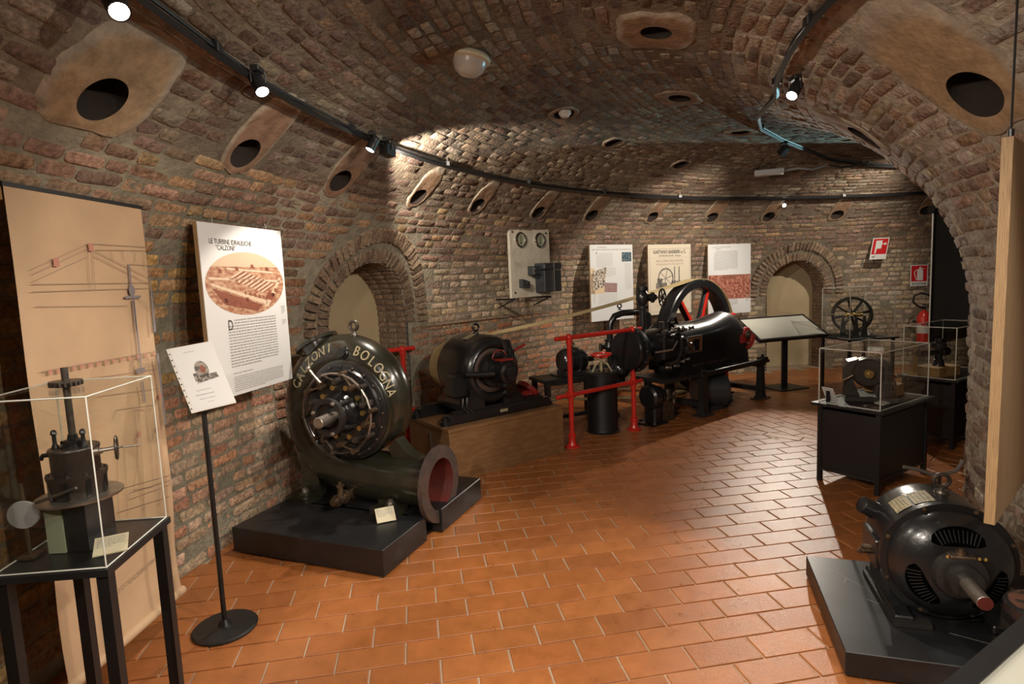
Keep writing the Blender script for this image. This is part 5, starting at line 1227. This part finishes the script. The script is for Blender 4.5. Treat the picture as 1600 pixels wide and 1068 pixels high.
g = G(); g.lathe((0,0,.150), (0,0,1), [(0,.10),(.0,.112),(.007,.113),(.007,.09)], 44); part('round_flange', g, M['steel'], Gv)
g = G(); g.lathe((0,0,.155), (0,0,1), [(0,.070),(.05,.074),(.066,.078),(.072,.078),(.072,.062),(.135,.062),(.145,.066),(.150,.064),(.150,.02)], 40); bdy = part('drum_body', g, M['browniron'], Gv)
for i in range(10): a = 2*PI*i/10; bolt(bdy, (.071*math.cos(a),.071*math.sin(a),.227), (0,0,1), .0045, .006, M['darksteel'])
for i in range(8):
    a = 2*PI*i/8+.2; g = G(); g.box((.073*math.cos(a),.073*math.sin(a),.19), (.006,.014,.06), rz=a); part('rib', g, M['iron'], bdy)
for x in (-.040,.046): g = G(); g.lathe((x,-.02,.30), (0,0,1), [(0,.010),(.012,.009),(.02,.0055),(.045,.0055),(.048,.009),(.058,.007),(.062,.003)], 12); part('oiler', g, M['iron'], Gv)
g = G(); g.lathe((0,0,.303), (0,0,1), [(0,.035),(.008,.035),(.008,.025),(.022,.025),(.026,.014),(.04,.012)], 20); g.box((0,0,.318), (.07,.012,.010)); part('gland', g, M['iron'], Gv)
g = G(); g.cyl((0,0,.30), (0,0,.545), .0095, n=14); part('spindle', g, M['darksteel'], Gv)
g = G(); g.lathe((0,0,.488), (0,0,1), [(0,.014),(0,.030),(.014,.042),(.018,.042),(.020,.012)], 30)
for i in range(20): a = 2*PI*i/20; g.box((.037*math.cos(a),.037*math.sin(a),.4965), (.012,.005,.012), rz=a)
part('bevel_gear', g, M['darksteel'], Gv)
g = G(); g.cyl((.050,-.005,.285), (.108,.028,.288), .006, n=10); g.lathe((.055,-.0,.285), (.86,.5,0), [(0,.014),(.014,.014),(.014,.009),(.025,.009)], 12); g.cyl((.105,.027,.288), (.160,.058,.285), .003, n=8); part('cross_spindle', g, M['steel'], Gv)
handwheel('side_handwheel', Gv, (.108,.028,.288), (.86,.5,0), .034, .0038, 4, M['darksteel'], .2)
g = G(); g.tube([(-.055,-.01,.285),(-.085,-.015,.283),(-.092,-.015,.272)], .007, 8); part('side_stub', g, M['iron'], Gv)
g = G(); g.tube([(-.06,-.09,.165),(.05,-.075,.20)], .005, 6); part('lever', g, M['darksteel'], Gv)
g = G(); g.box((-.02,-.01,.004), (.06,.02,.006)); part('orange_shim', g, M['bonebox'], Gv)
hw = thing('small_grey_wheel', 'small grey spoked handwheel on a pin, left end of the tall case', 'handwheel', (-1.44,1.64,Z0))
g = G(); g.lathe((0,0,.13), (.2,-1,0), [(0,.008),(0,.040),(.006,.042),(.010,.040),(.010,.008)], 28); part('wheel', g, M['greyplastic'], hw)
g = G(); g.cyl((0,0,0), (0,0,.22), .005, n=8); g.box((0,0,.004), (.05,.05,.008)); part('pin', g, M['oilsteel'], hw)
placard('cream text card lying inside the tall case at its near corner', (-1.195,1.625,Z0), rad(28), .085, .075, rad(22), foot=False)

# ================================================================== right foreground motor
m_e1 = Vector((-.295,-.955,0)).normalized(); MR = math.atan2(-m_e1.y, -m_e1.x)-PI/2   # local y points away from the camera
pa, pb = fr(None, MR)
t = thing('plinth', 'low black plinth with scratches under the round motor, right foreground', 'plinth', (1.240,2.110,0), MR)
g = G(); g.box((.48,.40,.063), (.96,.80,.100), ch=.003); part('slab', g, M['base'], t); g = G(); g.box((.48,.40,.007), (.90,.74,.014)); part('skid', g, M['basebrown'], t)
sc = [[(.18,.42),(.30,.33)], [(.22,.40),(.33,.28)], [(.28,.34),(.36,.26)], [(.12,.55),(.14,.60)], [(.42,.22),(.58,.16)], [(.08,.68),(.20,.52)]]
g = G()
for q in strokes(sc, .0025): g.quad([(a, b, .1134) for a, b in q])
part('scratches', g, M['greyink'], t, smooth=False)
RMo = thing('round_motor', 'round black electric motor with twin rating plates and a red-tipped shaft, right foreground', 'electric motor', (1.80,2.42,.113), MR)
mz = .255; mr = .235
g = G(); g.lathe((0,.22,mz), (0,-1,0), [(0,.12),(.02,.19),(.06,.225),(.10,mr),(.33,mr),(.335,mr+.012),(.35,mr+.012),(.35,.20)], 64); part('barrel', g, M['iron'], RMo)
g = G(); g.lathe((0,-.13,mz), (0,-1,0), [(0,mr+.012),(.016,mr+.012),(.018,mr-.012),(.045,mr-.018),(.085,mr-.05),(.115,.12),(.12,.08),(.12,.03)], 64); eb_ = part('end_shield', g, M['iron'], RMo)
for i in range(8): a = 2*PI*(i+.5)/8; bolt(eb_, (.240*math.cos(a)*.985,-.146,mz+.240*math.sin(a)*.985), (0,-1,0), .008, .008, M['oilsteel'], 'flange_bolt')
def shy(r_):                   # depth of the end shield at radius r_
    pf = [(.217,.045),(.185,.085),(.12,.115),(.08,.12)]
    for (ra, da), (rb, db) in zip(pf[:-1], pf[1:]):
        if rb <= r_ <= ra: return -.13-(da+(db-da)*(ra-r_)/(ra-rb))
    return -.13-.12
for a0 in (52, 172, 292):      # black sheets painting the shade of kidney openings, crossed by fins
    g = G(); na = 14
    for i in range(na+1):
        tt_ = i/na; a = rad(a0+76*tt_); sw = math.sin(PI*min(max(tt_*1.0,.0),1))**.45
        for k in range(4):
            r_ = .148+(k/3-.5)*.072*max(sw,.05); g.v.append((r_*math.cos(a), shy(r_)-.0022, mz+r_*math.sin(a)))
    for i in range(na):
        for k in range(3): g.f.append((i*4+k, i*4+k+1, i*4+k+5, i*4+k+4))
    op = part('vent_opening', g, M['opening_shade'], RMo, smooth=False)
    for j in range(11):
        a = rad(a0+11+j*5.4); g = G(); v8 = [(r_*math.cos(a+s*.010), shy(r_)-o, mz+r_*math.sin(a+s*.010)) for o in (.0018,.0050) for s in (-1,1) for r_ in (.128,.172)]
        g.v = v8; g.f = [(4,5,7,6),(0,1,5,4),(2,6,7,3),(0,4,6,2),(1,3,7,5)]; part('fin', g, M['ironm'], op, smooth=False)
g = G(); g.lathe((0,-.235,mz), (0,-1,0), [(0,.10),(.045,.088),(.05,.075),(.05,.062),(.09,.058),(.092,.045),(.085,.03)], 40); hb = part('bearing_housing', g, M['ironm'], RMo)
g = G(); g.box((0,-.262,mz+.082), (.085,.05,.012), ch=.003); g.lathe((0,-.26,mz+.088), (0,0,1), [(0,.018),(.012,.018),(.012,.010),(.022,.009)], 12); part('oil_cap', g, M['oilsteel'], hb)
for x in (-.05,.055,.075): bolt(hb, (x,-.275,mz+.078), (0,-.3,1), .006, .008, M['brass'])
g = G(); g.cyl((0,-.30,mz), (0,-.465,mz), .0255, n=28, ch=.002); shf = part('shaft', g, M['steel'], RMo, label='worn steel shaft')
g = G(); g.cyl((0,-.465,mz), (0,-.468,mz), .0245, n=28); g.cyl((0,-.468,mz), (0,-.4685,mz), .006, n=12); part('red_shaft_tip', g, M['redin'], shf)
eyebolt(RMo, (.03,.03,mz+mr-.004), .030, .0085, M['darksteel'], (0,1,.2))
for k in (0, 1):
    a = rad(118-k*0); g = G()
    a0_, a1_ = rad(128), rad(98)
    y0_ = -.02+k*.095; n_ = 6
    a0_, a1_ = (rad(135), rad(118)) if k == 0 else (rad(116), rad(97))
    for i in range(n_+1):
        a = a0_+(a1_-a0_)*i/n_
        for y in (-.085, .035): g.v.append(((mr+.003)*math.cos(a), y, mz+(mr+.003)*math.sin(a)))
    g.f = [(2*i, 2*i+1, 2*i+3, 2*i+2) for i in range(n_)]
    pl_ = part('rating_plate', g, M['gilt'], RMo, fix=False); g = G()
    for i in range(4):
        a = a0_+(a1_-a0_)*(i+1)/5
        for j in range(6):
            y = -.075+j*.018; w_ = .010; da = .012
            g.quad([((mr+.0042)*math.cos(a), y, mz+(mr+.0042)*math.sin(a)), ((mr+.0042)*math.cos(a), y+w_, mz+(mr+.0042)*math.sin(a)), ((mr+.0042)*math.cos(a+da), y+w_, mz+(mr+.0042)*math.sin(a+da)), ((mr+.0042)*math.cos(a+da), y, mz+(mr+.0042)*math.sin(a+da))])
    part('plate_marks', g, M['ink'], pl_, smooth=False)
g = G(); g.lathe((-.19,.09,mz+.10), (-1,-.2,.55), [(0,.04),(.085,.038),(.09,.03)], 20); part('cable_gland', g, M['iron'], RMo)
g = G(); g.box((-.235,.0,mz-.02), (.03,.20,.13), ch=.006); tb_ = part('terminal_block', g, M['iron'], RMo)
for z, y in ((mz-.005,-.05), (mz-.03,-.03), (mz-.05,.0)): g = G(); g.cyl((-.25,y,z), (-.295,y,z), .009, n=10); g.cyl((-.28,y,z), (-.285,y,z), .014, n=8); part('terminal_stud', g, M['oilsteel'], tb_)
for s_ in (-1, 1):
    g = G(); g.box((s_*.17,0,.018), (.07,.44,.036), ch=.006); g.prism([(s_*.20,.03),(s_*.12,.03),(s_*.10,.12),(s_*.20,.15)], (0,-.12,0), (1,0,0), (0,0,1), (0,.28,0)); part('foot', g, M['iron'], RMo)
# rail frame left of it
t = thing('slide_frame', 'thin black angle-iron frame lying under the round motor, on the plinth', 'iron frame', tuple(Vector((1.240,2.110,.113))+pa*.235+pb*.24), MR)
g = G(); g.box((0,.21,.012), (.022,.42,.024)); part('angle_bar', g, M['ironm'], t)
g = G(); g.box((.06,.005,.012), (.14,.05,.020)); part('end_bar', g, M['ironm'], t)
# machine at the right edge
t = thing('flanged_machine', 'black flanged column with a flaking orange top disc, cut off by the right edge', 'machine', (1.775,1.865,0))
g = G(); g.lathe((0,0,0), (0,0,1), [(0,.10),(.02,.10),(.03,.06),(.34,.055),(.36,.09),(.38,.09)], 28); part('column', g, M['iron'], t)
g = G(); g.lathe((.0,0,.38), (0,0,1), [(0,.10),(.006,.112),(.035,.112),(.042,.105)], 32); fd = part('top_flange', g, M['iron'], t)
g = G(); g.cyl((0,0,.422), (0,0,.4235), .098, n=28); part('painted_disc', g, M['rustdisc'], fd)
g = G(); g.tube([(-.06,-.02,.27),(-.11,-.03,.27),(-.125,-.03,.29),(-.125,-.03,.33)], .012, 8); g.lathe((-.125,-.03,.32), (0,0,1), [(0,.018),(.015,.018),(.02,.01)], 8); part('oil_cup', g, M['brass'], t)
# bent iron bar and small bottle behind the motor
t = thing('bent_iron_bar', 'grey bent iron bar on a thin post, behind the round motor', 'iron bar', (2.35,3.32,0))
g = G(); pth = [uv_plane(x, y, (2.35,3.32,.25), Vector((0,1,0)))-Vector((2.35,3.32,0)) for x, y in ((1412,729),(1430,732),(1445,737),(1455,741),(1468,740),(1480,739),(1494,735),(1501,726),(1504,718))]
g.tube([p+Vector((0,.0,0)) for p in pth], .011, 8); part('bar', g, M['cable'], t)
lw = pth[4]; g = G(); g.cyl((lw.x,lw.y,0), (lw.x,lw.y,lw.z), .010, n=8); g.box((lw.x,lw.y,.01), (.12,.12,.02)); part('support', g, M['ironm'], t)
t = thing('brown_bottle', 'small reddish-brown oil pot on the floor behind the round motor', 'oil pot', (2.06,3.10,0))
g = G(); g.lathe((0,0,0), (0,0,1), [(0,.035),(.16,.033),(.19,.026),(.22,.026)], 20); part('pot', g, M['sepiadark'], t); g = G(); g.cyl((0,0,.22), (0,0,.235), .028, n=16); part('cap', g, M['darksteel'], t)

# ================================================================== hanging plywood board on the right
a = Vector((1.612,1.915,0)); b = Vector((2.10,2.34,0)); rz = math.atan2(b.y-a.y, b.x-a.x); w = (b-a).length; zb = .695; zt = 1.985
t = thing('hanging_plywood_board', 'pale plywood board hung by a cable at the right edge, seen edge-on', 'board', (a.x, a.y, zb), rz)
g = G(); g.box((w/2,0,(zt-zb)/2), (w-.004,.030,zt-zb)); part('board', g, M['woodpale'], t)
for x in (.001, w-.001): g = G(); g.box((x,0,(zt-zb)/2), (.002,.0302,zt-zb)); part('veneer_edge', g, M['plyedge'], t)
for x in (.05, w-.05): g = G(); g.cyl((x,0,zt-zb), (x,0,2.35-zb if x > .2 else 2.60-zb), .0035, n=8); g.cyl((x,0,zt-zb), (x,0,zt-zb+.03), .009, n=10); part('hanging_cable', g, M['blackplastic'], t)

# ================================================================== hanging grey screen near the inner wall
t = thing('roller_screen', 'dark grey hanging screen with black borders beside the inner wall', 'screen', (3.965,5.50,.78), rad(12))
g = G(); W_ = 1.05; Hs = 1.27; n = 16
for i in range(n+1):
    x = W_*i/n; zl = -.0+.10*math.sin(PI*.5*i/n)*0+.13*(i/n)
    g.v += [(x, .08*math.sin(PI*i/n), zl), (x, .08*math.sin(PI*i/n), Hs)]
g.f = [(2*i, 2*i+1, 2*i+3, 2*i+2) for i in range(n)]; part('cloth', g, M['screen'], t, fix=False)
g = G()
for i in range(n):
    x, x2 = W_*i/n, W_*(i+1)/n; y, y2 = .08*math.sin(PI*i/n)-.003, .08*math.sin(PI*(i+1)/n)-.003; z, z2 = .13*i/n, .13*(i+1)/n; g.quad([(x,y,z),(x2,y2,z2),(x2,y2,z2+.09),(x,y,z+.09)])
g.quad([(0,-.003,0),(.035,-.003,.004),(.035,-.003,Hs),(0,-.003,Hs)]); part('black_border', g, M['blackpaint'], t, fix=False)
g = G(); g.cyl((0,-.004,0), (0,-.004,Hs), .006, n=8); part('white_edge', g, M['white'], t); g = G(); g.cyl((-.02,0,Hs+.03), (W_+.02,0,Hs+.03), .04, n=18); part('roller_case', g, M['blackpaint'], t)

# ================================================================== lighting tracks, lamps, ceiling items
def roof(r, ph, off):          # point below the vault at radius r and bearing ph (180 = start of the bend; above = straight run in metres)
    v = v_of_r(r); rr_, z, nr, nz = pv(v); rr_ += nr*off; z += nz*off
    if ph > 180: return Vector((CX-rr_, CY-(ph-180), z))
    return Vector((CX+rr_*math.cos(rad(ph)), CY+rr_*math.sin(rad(ph)), z))
def track(label, pts, hang):
    t = thing('lighting_track', label, 'lighting track', pts[0]); o = Vector(pts[0]); P = [Vector(p)-o for p in pts]
    g = G(); g.tube(P, .016, 4); part('rail', g, M['blackplastic'], t)
    g = G(); g.tube([p+Vector((.0,.0,.024))+Vector((.008*math.sin(i*1.7),.008*math.cos(i*1.3),0)) for i, p in enumerate(P)], .008, 6); part('cable', g, M['blackplastic'], t)
    for i in range(1, len(P)-1, hang):
        g = G(); g.box(P[i]+Vector((0,0,.022)), (.045,.045,.04), ch=.004); g.tube([P[i], P[i]+Vector((0,0,.07))], .006, 5); part('ceiling_clip', g, M['blackplastic'], t)
    return t
LT = [roof(6.16,180+3.2-.4*i,.06) for i in range(8)]+[roof(6.16,180-i*3.0,.06) for i in range(34)]
track('long curved black lighting track along the outer side of the vault', LT, 4)
RT = [roof(3.66,180+3.0-.5*i,.06) for i in range(6)]+[roof(3.66,180-i*3,.06) for i in range(7)]+[roof(r_,p_,.06) for r_, p_ in ((3.66,158),(3.66,154),(3.72,149),(3.95,140),(4.2,130),(4.55,118),(4.9,109),(5.2,102),(5.4,95),(5.5,88),(5.5,80))]
track('curved black lighting track along the inner side of the vault', RT, 4)
def spot(label, P, target, power, size=50, lit=True, square=False, scale=1.0, col=WARM, grp=None, blend=.35, rad_=.03, name='track_spotlight'):
    P = Vector(P); tg = Vector(target); t = thing(name, label, 'spotlight', P, 0, grp); d = (tg-P).normalized(); k = scale
    g = G(); g.box((0,0,-.012*k), (.05*k,.09*k,.03*k), ch=.004); part('adapter', g, M['blackplastic'], t)
    c = Vector((0,0,-.088*k)); sd = d.cross(Vector((0,0,1))).normalized()
    g = G(); g.tube([c+sd*.042*k, c+sd*.044*k+Vector((0,0,.06*k)), c+sd*.02*k+Vector((0,0,.09*k)), c-sd*.02*k+Vector((0,0,.09*k)), c-sd*.044*k+Vector((0,0,.06*k)), c-sd*.042*k], .005*k, 6); part('yoke', g, M['blackplastic'], t)
    g = G()
    if square: g.lathe(c-d*.05*k, d, [(0,.045),(.11*k,.050*k),(.11*k,.040*k)], 4, phase=PI/4)
    else: g.lathe(c-d*.06*k, d, [(0,.028*k),(.012*k,.038*k),(.12*k,.040*k),(.12*k,.034*k),(.112*k,.033*k)], 28)
    part('lamp_body', g, M['blackplastic'], t)
    if not square:
        g = G(); g.cyl(c+d*.052*k, c+d*.056*k, .033*k, n=24); part('lens', g, M['lens'] if lit else M['greyplastic'], t)
    if power > 0:
        ld = bpy.data.lights.new('spot_beam', 'SPOT'); ld.energy = power; ld.color = col; ld.spot_size = rad(size); ld.spot_blend = blend; ld.shadow_soft_size = rad_
        lo = bpy.data.objects.new('spot_beam', ld); C.objects.link(lo); q = P+c+d*(.075 if not square else .08)*k; lo.location = q; lo.rotation_euler = d.to_track_quat('-Z', 'Y').to_euler()
    return t
def hang(r_, ph, o=.065): return roof(r_, ph, o)
spot('lit spotlight nearest the camera on the outer track', hang(6.16,180.28), (.6,.4,0), 50, 80, scale=.8)
spot('second lit spotlight on the outer track, above the tall banner side', hang(6.12,174.6,.05), (.3,1.6,0), 45, 80, scale=.8)
spot('spotlight of a close pair on the outer track, pointing straight down', hang(6.12,163.3,.05), (-1.95,3.2,.35), 60, 62, scale=.8)
spot('square-headed spotlight of the close pair on the outer track', hang(6.12,161.6,.05), (.9,8.0,2.1), 130, 80, square=True, scale=.9, blend=.5)
spot('lit spotlight facing out from the inner track', hang(3.58,161.8,.06), (-.4,2.0,0), 75, 80, scale=.8)
spot('square-headed spotlight far along the inner track, aimed at the far wall', hang(4.55,118), (1.9,8.3,1.2), 150, 85, square=True, scale=.9, blend=.6)
spot('small lit spotlight low on the far wall below the outer track', (3.90,8.32,2.54), (1.5,2.6,0), 240, 60, scale=.7)
# unseen lamps on the same tracks, most of them added as fill
spot('spotlight on the inner track, out of view, aimed at the tall banner', hang(3.66,181.2), (-1.75,2.6,1.1), 75, 75)
spot('spotlight on the inner track, out of view, aimed at the turbine poster', hang(3.66,180.55), (-1.5,3.7,1.2), 90, 62)
spot('spotlight on the inner track, out of view, flooding the turbine', hang(3.66,182.2), (-.4,3.2,0), 80, 80)
spot('spotlight on the outer track, out of view, flooding the inner wall', hang(6.16,181.4), (2.2,2.8,1.2), 110, 100, blend=.8)
spot('spotlight on the outer track, out of view behind the camera, lighting the tunnel', hang(6.16,182.4), (1.2,5.0,.3), 150, 75, blend=.8)
spot('spotlight on the inner track behind the corner of the inner wall', hang(4.9,88), (4.2,9.0,1.3), 90, 110, blend=.8)
t_ = spot('cool floodlight on a pole beyond the inner wall, aimed at the vault', (5.85,7.1,1.98), (3.6,5.8,2.92), 260, 36, col=(.42,.85,.95), blend=.1, name='pole_floodlight')
g = G(); g.cyl((0,0,-1.95), (0,0,0), .012, n=8); g.lathe((0,0,-1.98), (0,0,1), [(0,.15),(.02,.15),(.03,.02)], 24); part('pole', g, M['blackpaint'], t_)

# ceiling dome lamp
pc_ = roof(5.36,164.4,.0); t = thing('dome_lamp', 'round milky dome lamp with a cream rim on the vault', 'ceiling lamp', pc_)
g = G(); g.lathe((0,0,.01), (-.18,0,-1), [(0,.115),(.018,.125),(.03,.122),(.036,.10)], 40); part('rim', g, M['cardpale'], t)
g = G(); g.lathe((0,0,-.015), (-.18,0,-1), [(0,.100),(.03,.096),(.06,.082),(.085,.055),(.097,.02),(.098,.002)], 36); part('dome', g, M['frost'], t)
# fluorescent emergency fitting with conduit
pe = roof(5.55,108.5,.08); t = thing('emergency_light', 'grey box emergency light with a looping conduit on the far vault', 'ceiling lamp', pe)
g = G(); g.box((0,0,0), (.34,.13,.055), rz=rad(-22), ch=.008); part('housing', g, M['greyplastic'], t); g = G(); g.box((0,0,-.032), (.32,.11,.012), rz=rad(-22)); part('clear_cover', g, M['frost'], t)
g = G(); g.tube([(.15,-.05,.0),(.32,-.07,.02),(.50,-.05,.0),(.62,.02,.03),(.72,.06,.06)], .014, 8); part('conduit', g, M['greyplastic'], t)
g = G(); g.tube([(.74,.0,.05),(.80,-.12,.0),(.90,-.2,-.01),(1.0,-.25,.03)], .012, 8); part('black_lead', g, M['blackplastic'], t)
ps_ = roof(5.29,148.4,.02); t = thing('smoke_detector', 'tiny white smoke detector by a feed hole in the crown of the vault', 'smoke detector', ps_+Vector((0,-.06,0)))
g = G(); g.lathe((0,0,.02), (0,0,-1), [(0,.05),(.02,.05),(.035,.035),(.045,.03)], 24); part('body', g, M['white'], t)
